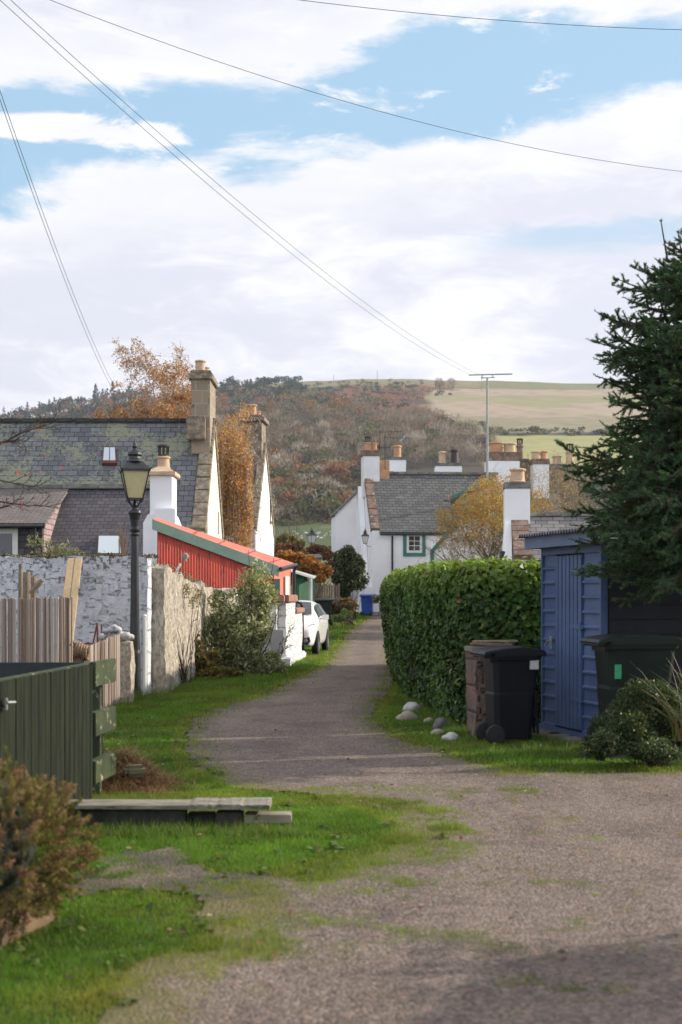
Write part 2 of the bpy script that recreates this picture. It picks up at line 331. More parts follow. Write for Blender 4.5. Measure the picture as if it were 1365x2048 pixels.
# lane gravel
def gravel():
    m,nt,b,o=newmat('gravel_lane');v=coords(nt)
    vo=nd(nt,'TexVoronoi',{'Vector':v,'Scale':55.0});vb=nd(nt,'TexVoronoi',{'Vector':v,'Scale':24.0})
    big=noisen(nt,v,.45,4,.6);mid=noisen(nt,v,2.5,6,.7);st=nd(nt,'Mapping',{'Vector':v,'Scale':(1.5,.35,1)}).outputs[0];trk=noisen(nt,st,1.3,4,.6)
    col=mixc(nt,ramp(nt,big,.42,.58),(.150,.116,.092),(.072,.056,.047))
    col=mixc(nt,mth(nt,'MULTIPLY',ramp(nt,mid,.44,.62),.75),col,(.085,.064,.050))
    col=mixc(nt,mth(nt,'MULTIPLY',ramp(nt,trk,.50,.64),.45),col,(.29,.215,.155))
    stones=mixc(nt,vo.outputs['Color'],(.04,.032,.028),(.38,.30,.25))
    col=mixc(nt,.62,col,stones)
    col=mixc(nt,mth(nt,'MULTIPLY',ramp(nt,noisen(nt,v,30,6,.85),.50,.60),.55),col,(.05,.04,.034))
    col=mixc(nt,mth(nt,'MULTIPLY',ramp(nt,noisen(nt,v,.9,5,.7),.50,.60),.40),col,(.085,.066,.055))
    bs=nd(nt,'SeparateColor',{0:vb.outputs['Color']})
    col=mixc(nt,mth(nt,'MULTIPLY',ramp(nt,bs.outputs[0],.82,.86),ramp(nt,vb.outputs['Distance'],.55,.4)),col,mixc(nt,bs.outputs[1],(.27,.21,.18),(.20,.12,.09)))
    a=nd(nt,'SeparateColor',{0:nd(nt,'Attribute',attribute_name='Col').outputs['Color']})
    moss=ramp(nt,mth(nt,'ADD',a.outputs[1],mth(nt,'ADD',mth(nt,'MULTIPLY',mth(nt,'SUBTRACT',mid,.5),1.3),mth(nt,'MULTIPLY',mth(nt,'SUBTRACT',noisen(nt,v,26,6,.8),.5),1.6))),.52,.72)
    col=mixc(nt,mth(nt,'MULTIPLY',mth(nt,'MULTIPLY',a.outputs[2],ramp(nt,noisen(nt,v,1.7,4,.6),.35,.6)),.38),col,(.27,.215,.18))
    col=mixc(nt,mth(nt,'MULTIPLY',moss,.70),col,mixc(nt,noisen(nt,v,5,3,.6),(.17,.14,.035),(.085,.095,.025)))
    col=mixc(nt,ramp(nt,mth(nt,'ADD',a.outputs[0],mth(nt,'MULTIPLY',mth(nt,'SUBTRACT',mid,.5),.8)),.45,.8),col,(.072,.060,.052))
    nt.links.new(col,b.inputs['Base Color']);b.inputs['Roughness'].default_value=.92;b.inputs['Specular IOR Level'].default_value=.25
    h=mth(nt,'ADD',mth(nt,'MULTIPLY',vo.outputs['Distance'],-1.0),mth(nt,'MULTIPLY',mid,1.6));setbump(nt,b,h,.9,.012);return m
m_gravel=gravel()
m_ground,nt,b,o=newmat('ground_cover');v=coords(nt);a=nd(nt,'Attribute',attribute_name='Col').outputs['Color']
n1=noisen(nt,v,.05,8,.7);n2=noisen(nt,v,6,6,.7)
nt.links.new(mixc(nt,1.0,a,mixc(nt,mth(nt,'ADD',mth(nt,'MULTIPLY',n1,.5),mth(nt,'MULTIPLY',n2,.5)),(.35,.35,.35),(1.65,1.65,1.65)),'MULTIPLY'),b.inputs['Base Color']);b.inputs['Roughness'].default_value=.95;b.inputs['Specular IOR Level'].default_value=.1
setbump(nt,b,n2,.6,.04)
# ================= GROUND
def inpoly(px,py,poly):
    px=np.asarray(px);r=np.zeros(px.shape,bool);n=len(poly)
    for i in range(n):
        x0,y0=poly[i];x1,y1=poly[(i+1)%n]
        c=((y0>py)!=(y1>py))&(px<(x1-x0)*(py-y0)/(y1-y0+1e-12)+x0);r^=c
    return r
def vn(X,Y,s,o=0): # cheap smooth value noise, vectorised
    x=np.asarray(X)*s+o*17.3;y=np.asarray(Y)*s+o*9.1;xi=np.floor(x).astype(int);yi=np.floor(y).astype(int);fx=x-xi;fy=y-yi;fx=fx*fx*(3-2*fx);fy=fy*fy*(3-2*fy)
    h=lambda a,b:(np.sin(a*127.1+b*311.7+o*74.7)*43758.5453)%1.0
    return (h(xi,yi)*(1-fx)+h(xi+1,yi)*fx)*(1-fy)+(h(xi,yi+1)*(1-fx)+h(xi+1,yi+1)*fx)*fy
def fbm(X,Y,s,o=0): return vn(X,Y,s,o)*.5+vn(X,Y,s*2.1,o+1)*.3+vn(X,Y,s*4.3,o+2)*.2
def axis(segs):
    out=[segs[0][0]]
    for a,b,st in segs: out+=list(np.linspace(a,b,max(int(round((b-a)/st)),1)+1)[1:])
    return np.array(out)
xs=axis([(-2600,-700,100),(-700,-40,8),(-40,-12,4),(-12,12,.6),(12,40,4),(40,700,8),(700,2600,100)])
ys=axis([(-60,4,8),(4,100,1.2),(100,1500,8),(1500,1700,20),(1700,3000,130)])
GX,GY=np.meshgrid(xs,ys);GZ=hill(GX,GY)
GZ=np.where(GY>110,GZ+(fbm(GX,GY,.012)-.5)*6*np.clip((GY-400)/400,0,1),GZ)-.004
pxg=CX+F*GX/np.maximum(GY,20);pyg=HZ-(GZ-CH)*F/np.maximum(GY,20)
col=np.zeros(GX.shape+(3,));col[:]=(.045,.06,.022)
far=GY>100
def zone(mask,c): col[mask]=c
zone(far,(.075,.06,.042))
wob=(fbm(GX,GY,.02,5)-.5)*22;pw=pyg+wob*.6
zone(far&(pyg>1030),(.075,.10,.04))
zone(far&(pyg>1030)&(fbm(GX,GY,.03,3)>.55),(.14,.15,.07))
right=pxg>(845+wob*1.5+np.clip(pyg-800,0,200)*.35)
up=far&(GY>600)
zone(up&(pw<774)&(pxg>420),(.20,.18,.09))
zone(up&(pw>=770)&(pw<822)&(pxg>680)&(pxg<900)&(fbm(GX,GY,.011,7)>.47),(.16,.065,.035))
st=up&right&(pw>=779)&(pw<838);zone(st,(.33,.26,.185))
zone(up&right&(pw<779)&(pxg>960),(.17,.165,.075))
gm=up&right&(pw>=834)&(pyg<868);zone(gm,(.22,.20,.115))
zone(gm&(fbm(GX,GY,.008,9)>.47),(.13,.19,.055))
zone(st&(fbm(GX*.6,GY,.006,29)>.62),(.25,.24,.12))
rows=np.abs(((GX*.6+GY*.8)/22)%1-.5)<.16;zone(gm&rows&(pxg>1050),(.29,.235,.165))
r2=np.abs(((GX*.9+GY*.25)/30)%1-.5)<.10;zone(st&r2,(.28,.215,.15))
zone(far&(pyg>=866)&(pyg<871)&(pxg>1000),(.05,.05,.035))
zone(far&(pyg>=871)&(pyg<940)&(pxg>985),(.30,.29,.125))
ny,nx=GX.shape;idx=np.arange(ny*nx).reshape(ny,nx)
Fq=np.stack([idx[:-1,:-1],idx[:-1,1:],idx[1:,1:],idx[1:,:-1]],-1).reshape(-1,4)
g=bulk('ground',np.stack([GX,GY,GZ],-1).reshape(-1,3),Fq,col.reshape(-1,3),m_ground);tag(g,kind='structure');g.data.shade_smooth()
# lane
LP=[(-60,2700),(120,2300),(250,2060),(300,1985),(400,1930),(480,1905),(540,1850),(520,1800),(600,1760),(700,1725),(790,1705),(872,1668),(790,1622),(700,1595),(600,1585),(480,1568),(410,1545),(385,1490),(398,1440),(450,1413),(540,1390),(590,1362),(640,1340),(668,1322),(672,1302),(690,1284),(700,1262),(735,1240),(752,1226),(758,1214),(775,1214),(777,1228),(779,1245),(783,1275),(788,1310),(790,1345),(768,1380),(735,1425),(745,1455),(785,1482),(850,1502),(950,1530),(1050,1548),(1200,1550),(1420,1545),(2600,1530),(4200,1520),(6000,2700)]
def worldpoly(pl): 
    r=[]
    for p in pl:
        q=G(*p) ;r.append((q.x,q.y))
    return r
LW=worldpoly(LP)
def lanedist(X,Y):
    X=np.asarray(X);Y=np.asarray(Y);d=np.full(X.shape,1e9)
    for i in range(len(LW)):
        (x0,y0),(x1,y1)=LW[i],LW[(i+1)%len(LW)];dx,dy=x1-x0,y1-y0;t=np.clip(((X-x0)*dx+(Y-y0)*dy)/(dx*dx+dy*dy+1e-9),0,1)
        d=np.minimum(d,np.hypot(X-x0-t*dx,Y-y0-t*dy))
    return np.where(inpoly(X,Y,LW),d,-d)
lx=axis([(-6,-3,.1),(-3,4,.05),(4,14,.5)]);ly=axis([(2.5,14,.05),(14,40,.1),(40,92,.25)])
X,Y=np.meshgrid(lx,ly);D=lanedist(X,Y)
def rag(X,Y): return (fbm(X,Y,3.0,1)-.5)*.22+(fbm(X,Y,1.1,31)-.5)*.9*np.clip((14-Y)/3,0,1)+(vn(X,Y,14,4)-.5)*.07
e=D+rag(X,Y)
BARE=worldpoly([(185,1705),(330,1690),(420,1740),(520,1745),(640,1780),(430,1800),(300,1790),(150,1790),(170,1730)])
bare_=inpoly(X+(fbm(X,Y,2,41)-.5)*.5,Y+(fbm(X,Y,2,43)-.5)*.7,BARE)
keep=(e>-.10)|bare_
Z=hill(X,Y)+.006+np.clip(e+.1,0,.1)*.06+(fbm(X,Y,1.2,2)-.5)*.02
nearleft=(Y<12)&(X<1.2)
moss=np.clip(1-e/.30,0,1)*.50+np.where(Y<12.,np.clip(1-D/1.3,0,1)*.42,0)+np.where((Y>24),np.exp(-((D-1.0)/.22)**2)*.30,0)
shade_dirt=np.where((Y>12.5)&(Y<24),.30,0)+np.where((Y<12)&(X<.6),.28,0)+np.clip(.25-D,0,.25)*1.2*(Y>12)  # mid-lane band is shade painted into the gravel; near-left term is darker dirt
moss=np.where(bare_,.50+.4*fbm(X,Y,2.5,14),moss);shade_dirt=np.where(bare_,.6*fbm(X,Y,1.7,19)+.35,shade_dirt);Z=np.where(bare_&(D<0),hill(X,Y)+.012,Z)
col=np.zeros(X.shape+(3,));col[...,0]=shade_dirt;col[...,1]=moss;col[...,2]=np.exp(-((D-.42)/.16)**2)*(Y>15)*.8+np.exp(-((X-(.9+.25*np.sin(Y*.35)))/.22)**2)*(Y<12)*.5+np.exp(-((X-(2.1+.3*np.sin(Y*.3)))/.22)**2)*(Y<12)*.5
ny,nx=X.shape;idx=np.arange(ny*nx).reshape(ny,nx);kk=keep[:-1,:-1]&keep[:-1,1:]&keep[1:,1:]&keep[1:,:-1]
Fq=np.stack([idx[:-1,:-1],idx[:-1,1:],idx[1:,1:],idx[1:,:-1]],-1)[kk]
used=np.unique(Fq);rm=np.full(ny*nx,-1);rm[used]=np.arange(len(used))
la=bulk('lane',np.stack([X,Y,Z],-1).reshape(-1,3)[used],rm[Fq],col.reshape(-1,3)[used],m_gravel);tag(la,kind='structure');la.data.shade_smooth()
# bare earth patches: lower grass density
def bladeset(n,x0,x1,y0,y1,h,w,keepf=None,cols=None,pw=1.0):
    Yy=(y0**pw+(y1**pw-y0**pw)*R.uniform(0,1,n))**(1/pw);Xx=R.uniform(x0,x1,n)
    D=lanedist(Xx,Yy);nz=fbm(Xx,Yy,1.4,6);fine=fbm(Xx,Yy,5,8)
    vis=np.abs(Xx/Yy)<.30
    ragged=D+rag(Xx,Yy)
    k=(ragged<.02)&vis
    k|=(ragged>0)&(ragged<.5)&vis&(R.uniform(size=n)<.75*np.exp(-ragged/.13))
    bx_=Xx+(fbm(Xx,Yy,2,41)-.5)*.5;by_=Yy+(fbm(Xx,Yy,2,43)-.5)*.7;bare=np.ones(n,bool)
    for ox,oy in((.07,0),(-.07,0),(0,.13),(0,-.13)): bare&=inpoly(bx_+ox,by_+oy,BARE)
    bare&=(fine<.52)&(R.uniform(size=n)<.80);k&=~bare
    # moss tufts within near gravel
    cl_=fbm(Xx,Yy,3.3,21)*.6+vn(Xx,Yy,9,23)*.4;inl=(D>0)&(D<2.0)&(Yy<12)&(Xx<1.9)&(cl_+.24*(1-D/2.0)>.665)&vis;k|=inl
    if keepf is not None:k&=keepf(Xx,Yy)
    Xx,Yy,D,nz,fine=Xx[k],Yy[k],D[k],nz[k],fine[k];inl=inl[k];n=len(Xx);Zz=hill(Xx,Yy)-.004
    hh=h*R.uniform(.5,1.3,n)*(.25+1.5*nz*fine*1.6)*np.where((D>-.12)&(D<.0)&(Yy>12),.6,1)*np.where(inl&(D>.25),.55,.85)
    a=R.uniform(0,6.283,n);ca,sa=np.cos(a),np.sin(a);ln=R.normal(0,.45,(n,2))*hh[:,None];ww=w*R.uniform(.7,1.3,n)
    V=np.zeros((n,3,3));V[:,0]=np.stack([Xx-ca*ww,Yy-sa*ww,Zz],-1);V[:,1]=np.stack([Xx+ca*ww,Yy+sa*ww,Zz],-1);V[:,2]=np.stack([Xx+ln[:,0],Yy+ln[:,1],Zz+hh],-1)
    yel=np.clip((fbm(Xx,Yy,.9,12)-.5)*3,0,1)*.6+np.where(D>-.25,.35,0)
    g1=np.array((.095,.195,.020));g2=np.array((.25,.26,.05))
    c=g1*(1-yel[:,None])+g2*yel[:,None];c=c*R.uniform(.6,1.35,(n,1))*(.45+1.1*fbm(Xx,Yy,2.2,77)[:,None])
    dry=R.uniform(size=n)<.04;c[dry]=(.26,.20,.09)
    return V.reshape(-1,3),np.arange(3*n).reshape(n,3),np.repeat(c,3,axis=0)
A=[bladeset(420000,-3.2,1.7,5.2,13,.046,.0028,pw=1),bladeset(230000,-3.6,4.2,12,24,.055,.0045),bladeset(110000,-3.6,3.0,24,46,.065,.009),bladeset(60000,-5,6,46,92,.10,.022)]
gr=bulk('grass',*merge(A),m_grass);tag(gr,'short green grass covering the verges on both sides of the gravel lane','grass',kind='stuff')
# tall tufts along feet of walls, planks, shed
def tufts(spots,h,w,n,cols,sp=.12):
    parts=[]
    for (x,y,sc) in spots:
        m=int(n*sc);bx=x+R.normal(0,sp*sc,m);by=y+R.normal(0,sp*sc,m);bz=hill(bx,by);hh=h*sc*R.uniform(.4,1.2,m);a=R.uniform(0,6.28,m);ln=R.normal(0,.5,(m,2))*hh[:,None]
        V=np.zeros((m,3,3));V[:,0]=np.stack([bx-np.cos(a)*w,by-np.sin(a)*w,bz],-1);V[:,1]=np.stack([bx+np.cos(a)*w,by+np.sin(a)*w,bz],-1);V[:,2]=np.stack([bx+ln[:,0],by+ln[:,1],bz+hh],-1)
        parts.append((V.reshape(-1,3),np.arange(3*m).reshape(m,3),palette(m,3,cols,.35)))
    return merge(parts)
sp=[]
for px in range(165,590,12): q=G(px,1672+R.uniform(-6,4));sp.append((q.x,q.y,R.uniform(.35,.75)))
for px,py in [(262,1402),(285,1400),(300,1397),(330,1392),(350,1386),(365,1380),(245,1410),(385,1378),(560,1345),(590,1330),(620,1325),(640,1328),(605,1335),(575,1342),(450,1375),(500,1365),(420,1378)]: q=G(px,py);sp.append((q.x,q.y,R.uniform(.9,1.5)))
for k in range(34): q=G(R.uniform(775,930),0+1400);t=R.uniform();q=G(795+t*150,1395+t*75);sp.append((q.x-.1,q.y,R.uniform(.4,.9)))
for k in range(24): t=R.uniform();q=G(955+t*220,1490+t*10+R.uniform(-8,20));sp.append((q.x,q.y,R.uniform(.4,.8)))
tg=bulk('long_grass',*tufts(sp,.14,.0035,150,[(.07,.15,.02),(.10,.19,.03),(.16,.19,.05)]),m_grass);tag(tg,'longer grass tufts growing at the feet of the walls, planks and hedge','grass',kind='stuff')
# gravel stones (loose)
def pebbles(n,x0,x1,y0,y1,s0,s1):
    X=R.uniform(x0,x1,n);Y=R.uniform(y0,y1,n);D=lanedist(X,Y);k=(D>-.05)&(np.abs(X/Y)<.27);X,Y=X[k],Y[k];n=len(X);s=s0+(s1-s0)*R.uniform(size=n)**5
    T=np.array([[1,0,0],[.3,.9,0],[-.8,.6,0],[-.9,-.5,0],[.2,-1,0],[.1,.05,.75]],float);V=T[None]*R.uniform(.7,1.2,(n,6,1));a=R.uniform(0,6.28,n);c,s_=np.cos(a)[:,None],np.sin(a)[:,None]
    Vx=V[...,0]*c-V[...,1]*s_;Vy=V[...,0]*s_+V[...,1]*c;V=np.stack([Vx,Vy,V[...,2]],-1)*s[:,None,None]+np.stack([X,Y,hill(X,Y)+.004],-1)[:,None]
    t=np.array([[0,1,5],[1,2,5],[2,3,5],[3,4,5],[4,0,5]]);Fa=(np.arange(n)[:,None,None]*6+t[None]).reshape(-1,3)
    return V.reshape(-1,3),Fa,palette(n,6,[(.19,.145,.12),(.12,.095,.085),(.27,.22,.20),(.23,.13,.10),(.07,.06,.06)],.3)
m_peb=M('loose',(.2,.2,.2));m_peb,nt,b,o=newmat('loose_stone');nt.links.new(nd(nt,'Attribute',attribute_name='Col').outputs['Color'],b.inputs['Base Color']);b.inputs['Roughness'].default_value=.85
pb=bulk('loose_stones',*merge([pebbles(110000,-1.7,3.2,5.2,13,.003,.012),pebbles(14000,-2,4,12,20,.005,.016),pebbles(420,-1.5,2.4,5.3,13,.010,.026)]),m_peb);tag(pb,'loose stones and chippings scattered over the gravel lane','gravel',kind='stuff')
# broad leaved weeds in the verge
Cw=[];Tw=[];
for k_ in range(420):
    y_=R.uniform(5.4,24)**1.0;x_=R.uniform(-.25,.25)*y_;dd_=float(lanedist(np.array([x_]),np.array([y_]))[0])
    if dd_>.15 or R.uniform()>.75: continue
    m_=R.integers(5,12);r_=R.uniform(.02,.055)
    for q_ in range(m_): a_=R.uniform(0,6.28);Cw.append((x_+math.cos(a_)*r_,y_+math.sin(a_)*r_,float(hill(x_,y_))+R.uniform(.015,.045)));Tw.append((math.cos(a_),math.sin(a_),.25))
Cw=np.array(Cw);V,Fa=leaves(Cw,.055,LANCE*np.array([1,2.2,1]),N=np.tile([0,0,1.],(len(Cw),1)),tilt=.8,Tdir=np.array(Tw)*2);wd_=bulk('verge_weeds',V,Fa,palette(len(Cw),4,[(.06,.12,.02),(.10,.16,.035),(.14,.15,.04)]),m_leaf);tag(wd_,'low broad leaved weeds dotted through the grass verges','weeds',kind='stuff')
# fallen leaves
n=620;X=R.uniform(-3,4,n);Y=R.uniform(5.5,26,n);k=np.abs(X/Y)<.25;X,Y=X[k],Y[k];C=np.stack([X,Y,hill(X,Y)+.035],-1)
V,Fa=leaves(C,.042,QUAD,N=np.tile([0,0,1.],(len(C),1)),tilt=.6);lv=bulk('fallen_leaves',V,Fa,palette(len(C),4,[(.25,.15,.06),(.15,.07,.035),(.30,.24,.12),(.10,.06,.035)]),m_leaf);tag(lv,'small brown fallen leaves scattered over the grass and gravel','leaves',kind='stuff')
# ================= SKY, SUN, CAMERA
W=bpy.data.worlds.new('World');S.world=W;W.use_nodes=True;nt=W.node_tree;nt.nodes.clear()
EL=math.radians(23);AZ=math.radians(73)
sky=nd(nt,'TexSky',sky_type='NISHITA');sky.sun_disc=False;sky.sun_elevation=EL;sky.sun_rotation=AZ;sky.air_density=1.0;sky.dust_density=.6;sky.ozone_density=1.5
dv=coords(nt,'Generated');sp_=nd(nt,'SeparateXYZ',{0:dv});x,y,z=sp_.outputs
r=mth(nt,'SQRT',mth(nt,'ADD',mth(nt,'MULTIPLY',x,x),mth(nt,'MULTIPLY',y,y)));v=mth(nt,'DIVIDE',z,mth(nt,'MAXIMUM',r,.02));u=mth(nt,'ARCTAN2',x,y)
uv=nd(nt,'CombineXYZ',{0:mth(nt,'MULTIPLY',u,2.0),1:mth(nt,'MULTIPLY',v,5.5),2:0.0}).outputs[0]
uv2=nd(nt,'Mapping',{'Vector':uv,'Rotation':(0,0,.10)}).outputs[0]
n1=nd(nt,'TexNoise',{'Vector':uv2,'Scale':2.6,'Detail':9,'Roughness':.62,'Distortion':.25}).outputs[0]
n2=nd(nt,'TexNoise',{'Vector':uv2,'Scale':1.5,'Detail':5,'Roughness':.5,'Distortion':.2}).outputs[0]
n3=nd(nt,'TexNoise',{'Vector':uv2,'Scale':7.0,'Detail':9,'Roughness':.65,'Distortion':.5}).outputs[0]
vc=mth(nt,'ADD',mth(nt,'MULTIPLY',u,.146),.343)
sd=mth(nt,'ADD',mth(nt,'SUBTRACT',v,vc),mth(nt,'MULTIPLY',mth(nt,'SUBTRACT',n1,.5),.13))
blue=mth(nt,'SUBTRACT',1.0,ramp(nt,mth(nt,'ABSOLUTE',sd),.022,.040))
lft=ramp(nt,u,-.02,-.2) # wispy cloud island at the left end of the gap
isl=mth(nt,'MULTIPLY',ramp(nt,mth(nt,'ABSOLUTE',mth(nt,'SUBTRACT',v,.322)),.016,.003),ramp(nt,u,-.05,-.16))
wis=ramp(nt,mth(nt,'ADD',n3,mth(nt,'MULTIPLY',isl,.28)),.56,.72)
blue=mth(nt,'MULTIPLY',blue,mth(nt,'SUBTRACT',1.0,wis))
b2=mth(nt,'MULTIPLY',mth(nt,'MULTIPLY',ramp(nt,mth(nt,'ABSOLUTE',mth(nt,'ADD',mth(nt,'SUBTRACT',v,.248),mth(nt,'MULTIPLY',mth(nt,'SUBTRACT',n3,.5),.04))),.014,.002),ramp(nt,u,.06,.16)),.6)
other=mth(nt,'MULTIPLY',ramp(nt,n2,.55,.65),mth(nt,'MAXIMUM',ramp(nt,v,.45,.7),ramp(nt,mth(nt,'ABSOLUTE',u),.4,.8)))
blue=mth(nt,'MAXIMUM',mth(nt,'MAXIMUM',blue,b2),mth(nt,'MULTIPLY',other,.8))
bluec=mixc(nt,.8,sky.outputs[0],(3.4,5.5,7.4))
shade=ramp(nt,mth(nt,'ADD',n2,mth(nt,'MULTIPLY',mth(nt,'SUBTRACT',n3,.5),.6)),.40,.68)
low=ramp(nt,v,.34,.12)
cl=mixc(nt,shade,(6.2,6.35,7.2),(8.4,8.4,8.6))
edge=mth(nt,'MULTIPLY',ramp(nt,mth(nt,'ABSOLUTE',sd),.10,.04),.7);cl=mixc(nt,edge,cl,(7.9,7.9,8.1))
hz_=ramp(nt,v,.155,.125);cl=mixc(nt,mth(nt,'MULTIPLY',hz_,ramp(nt,u,-.2,.05)),cl,(7.6,7.6,7.8))
cl=mixc(nt,mth(nt,'MULTIPLY',ramp(nt,y,.25,-.5),1.0),cl,(9.0,9.1,9.9))  # sky behind the camera brightened as added fill for shaded fronts
fin=mixc(nt,blue,cl,bluec)
bg=nd(nt,'Background',{'Color':fin,'Strength':.10});wo=nt.nodes.new('ShaderNodeOutputWorld');nt.links.new(bg.outputs[0],wo.inputs[0])
sl=bpy.data.lights.new('sun','SUN');sl.energy=5.0;sl.angle=math.radians(.6);sl.color=(1,.90,.76);so=link(bpy.data.objects.new('sun',sl))
to=Vector((math.sin(AZ)*math.cos(EL),math.cos(AZ)*math.cos(EL),math.sin(EL)));so.rotation_euler=to.to_track_quat('Z','Y').to_euler();so.location=(20,0,30)
cam=bpy.data.cameras.new('camera');co=link(bpy.data.objects.new('camera',cam));S.camera=co;co.location=(0,0,CH);co.rotation_euler=(math.pi/2,0,0)
cam.sensor_fit='VERTICAL';cam.sensor_height=36;cam.sensor_width=24;cam.lens=50;cam.shift_y=166/2048;cam.clip_end=6000;cam.clip_start=.1
cam.dof.use_dof=True;cam.dof.focus_distance=25;cam.dof.aperture_fstop=2.8
S.render.resolution_x=682;S.render.resolution_y=1024
S.view_settings.view_transform='Standard';S.view_settings.look='None';S.view_settings.exposure=.38;S.view_settings.gamma=1
# ================= BUILDINGS
def pot(parent,x,y,z,h,r,mat,cowl=False,name='chimney_pot'):
    mb=MB();mb.lathe([(r*1.05,0),(r*1.12,.06*h),(r*.95,.12*h),(r*.9,.8*h),(r*1.1,.84*h),(r*1.12,.93*h),(r,.97*h),(r*.8,h)],(x,y,z),18);o=mb.build(name,mat,parent,smooth=False)
    if cowl:
        c=MB();c.lathe([(r*.75,0),(r*.75,.05)],(x,y,z+h),14)
        for k in range(8): a=k*math.pi/4;c.tube([(x+r*.72*math.cos(a),y+r*.72*math.sin(a),z+h+.03),(x+r*.8*math.cos(a),y+r*.8*math.sin(a),z+h+r*1.5)],r*.12,4)
        c.lathe([(r*.95,0),(r*1.0,.04),(r*.6,.09),(r*.1,.1)],(x,y,z+h+r*1.45),14);c.build('cowl',m_cowl,o)
    return o
def frameM(A,th): return Matrix.Translation(Vector((A[0],A[1],0)))@Matrix.Rotation(math.radians(th),4,'Z')
def gabled(root,M_,L,dep,z0,eave,ridge,wall,roof,skew=None,skL=True,skR=True,over=.12,rt=.10,sw=.32,gut=True,ridgem=None):
    mb=MB(M_);sec=[(0,0,z0),(0,dep,z0),(0,dep,eave),(0,dep/2,ridge-.02),(0,0,eave)];mb.prism(sec,(L,0,0));w=mb.build('wall',wall,root)
    mb=MB(M_);sl_=(ridge-eave)/(dep/2);a=sw*.9 if (skew and skL) else -.1;b=L-(sw*.9 if (skew and skR) else -.1)
    for s in(0,1):
        y0=-over if s==0 else dep+over;ze=eave-over*sl_
        n=10;pts=[]
        mb.slab((a,y0,ze+rt),(b,y0,ze+rt),(b,dep/2,ridge+rt),(a,dep/2,ridge+rt),rt+.02)
    rf=mb.build('roof',roof,root)
    if skew:
        for on,x0 in((skL,-.05),(skR,L-sw+.05)):
            if not on: continue
            mb=MB(M_);N=9
            for s in(0,1):
                for k in range(N):
                    t0,t1=k/N,(k+1)/N-.006
                    def q(t): yy=(-over*.6+(dep/2+over*.6)*t);yy=yy if s==0 else dep-yy;return yy,eave-over*.6*sl_+(ridge-eave+over*.6*sl_)*t
                    ya,za=q(t0);yb,zb=q(t1);j=R.uniform(0,.035)
                    h=rt+.13+j;mb.slab((x0,ya,za+h),(x0+sw,ya,za+h),(x0+sw,yb,zb+h),(x0,yb,zb+h),h+.03)
            mb.build('skew_stone',skew,root,bevel=.012)
    mb=MB(M_);k=a
    while k<b: mb.box((k+.29,dep/2,ridge+rt+.03+R.uniform(-.008,.008)),(.57,.26,.14));k+=.6
    mb.build('ridge',ridgem or m_ridge,root,bevel=.02)
    if gut:
        mb=MB(M_);mb.tube([(a,-over-.05,eave-over*sl_-.02),(b,-over-.05,eave-over*sl_-.02)],.055,8);mb.build('gutter',m_black,root)
    return w,rf
def stack(root,M_,x0,x1,y0,y1,z0,z1,mat,capm,pots,cap=.18,proud=.07,name='chimney'):
    mb=MB(M_);mb.b2(x0,x1,y0,y1,z0,z1-cap);c=mb.build(name,mat,root,bevel=.015)
    mb=MB(M_);mb.b2(x0-proud,x1+proud,y0-proud,y1+proud,z1-cap,z1-cap*.35);mb.b2(x0-proud*.4,x1+proud*.4,y0-proud*.4,y1+proud*.4,z1-cap*.35,z1);mb.build('chimney_cap',capm,c,bevel=.02)
    for (px,py,h,r,m,cw) in pots:
        q=M_@Vector((px,py,0));pot(c,q.x,q.y,z1,h,r,m,cw)
    return c
def winbox(root,M_,x0,x1,z0,z1,surr,sw=.14,bars=(2,3),y=0.0,inner=.10):
    mb=MB(M_);d=.05
    mb.b2(x0-sw,x0,y-d,y+.02,z0-sw,z1+sw);mb.b2(x1,x1+sw,y-d,y+.02,z0-sw,z1+sw);mb.b2(x0,x1,y-d,y+.02,z0-sw,z0);mb.b2(x0,x1,y-d,y+.02,z1,z1+sw)
    w=mb.build('window',surr,root)
    f=MB(M_);i=inner
    f.b2(x0,x0+i,y-.035,y+.01,z0,z1);f.b2(x1-i,x1,y-.035,y+.01,z0,z1);f.b2(x0+i,x1-i,y-.035,y+.01,z0,z0+i);f.b2(x0+i,x1-i,y-.035,y+.01,z1-i,z1)
    nx,nz=bars
    for k in range(1,nx): xx=x0+i+(x1-x0-2*i)*k/nx;f.b2(xx-.015,xx+.015,y-.027,y,z0+i,z1-i)
    for k in range(1,nz): zz=z0+i+(z1-z0-2*i)*k/nz;t=.03 if k==1 and nz==4 else .015;f.b2(x0+i,x1-i,y-.0245,y,zz-t,zz+t)
    f.build('frame',m_frame,w)
    g=MB(M_);g.b2(x0+i,x1-i,y-.012,y-.004,z0+i,z1-i);g.build('pane',m_glass,w)
    return w
I4=Matrix.Identity(4)
# ---- L1 long slate house
h1=thing('long_house','long house with a lichened slate roof, small skylight and cream gable behind the street lamp','house',(-10,46,0))
X0,X1=-18,-4.33
MH=Matrix.Translation((X0,45,0))
gabled(h1,MH,X1-X0,7,0,3.58,7.42,m_cream,m_slateL,m_stone,skL=False,sw=.44,ridgem=m_dark,gut=False,over=.15)
c=stack(h1,I4,-4.98,-4.36,47.3,49.4,6.3,9.08,m_stoneB,m_stone,[(-4.72,47.75,.40,.17,m_buff,False),(-4.68,48.9,.36,.15,m_buff,False)],cap=.3,proud=.09)
mb=MB();mb.b2(-5.12,-4.5,47.0,49.7,6.75,7.52);mb.build('chimney_shoulder',m_stone,h1,bevel=.03)
sl_=3.84/3.5;nrm=Vector((0,-sl_,1)).normalized();p0=Vector((0,45,3.58+.10))
def on1(px,py): return onplane(px,py,p0,nrm)
mb=MB();a,b,c_,d=on1(205,931),on1(235,931),on1(233,899),on1(208,899)
mb.slab(a+nrm*.12,b+nrm*.12,c_+nrm*.12,d+nrm*.12,.16);k=mb.build('skylight',m_rust,h1)
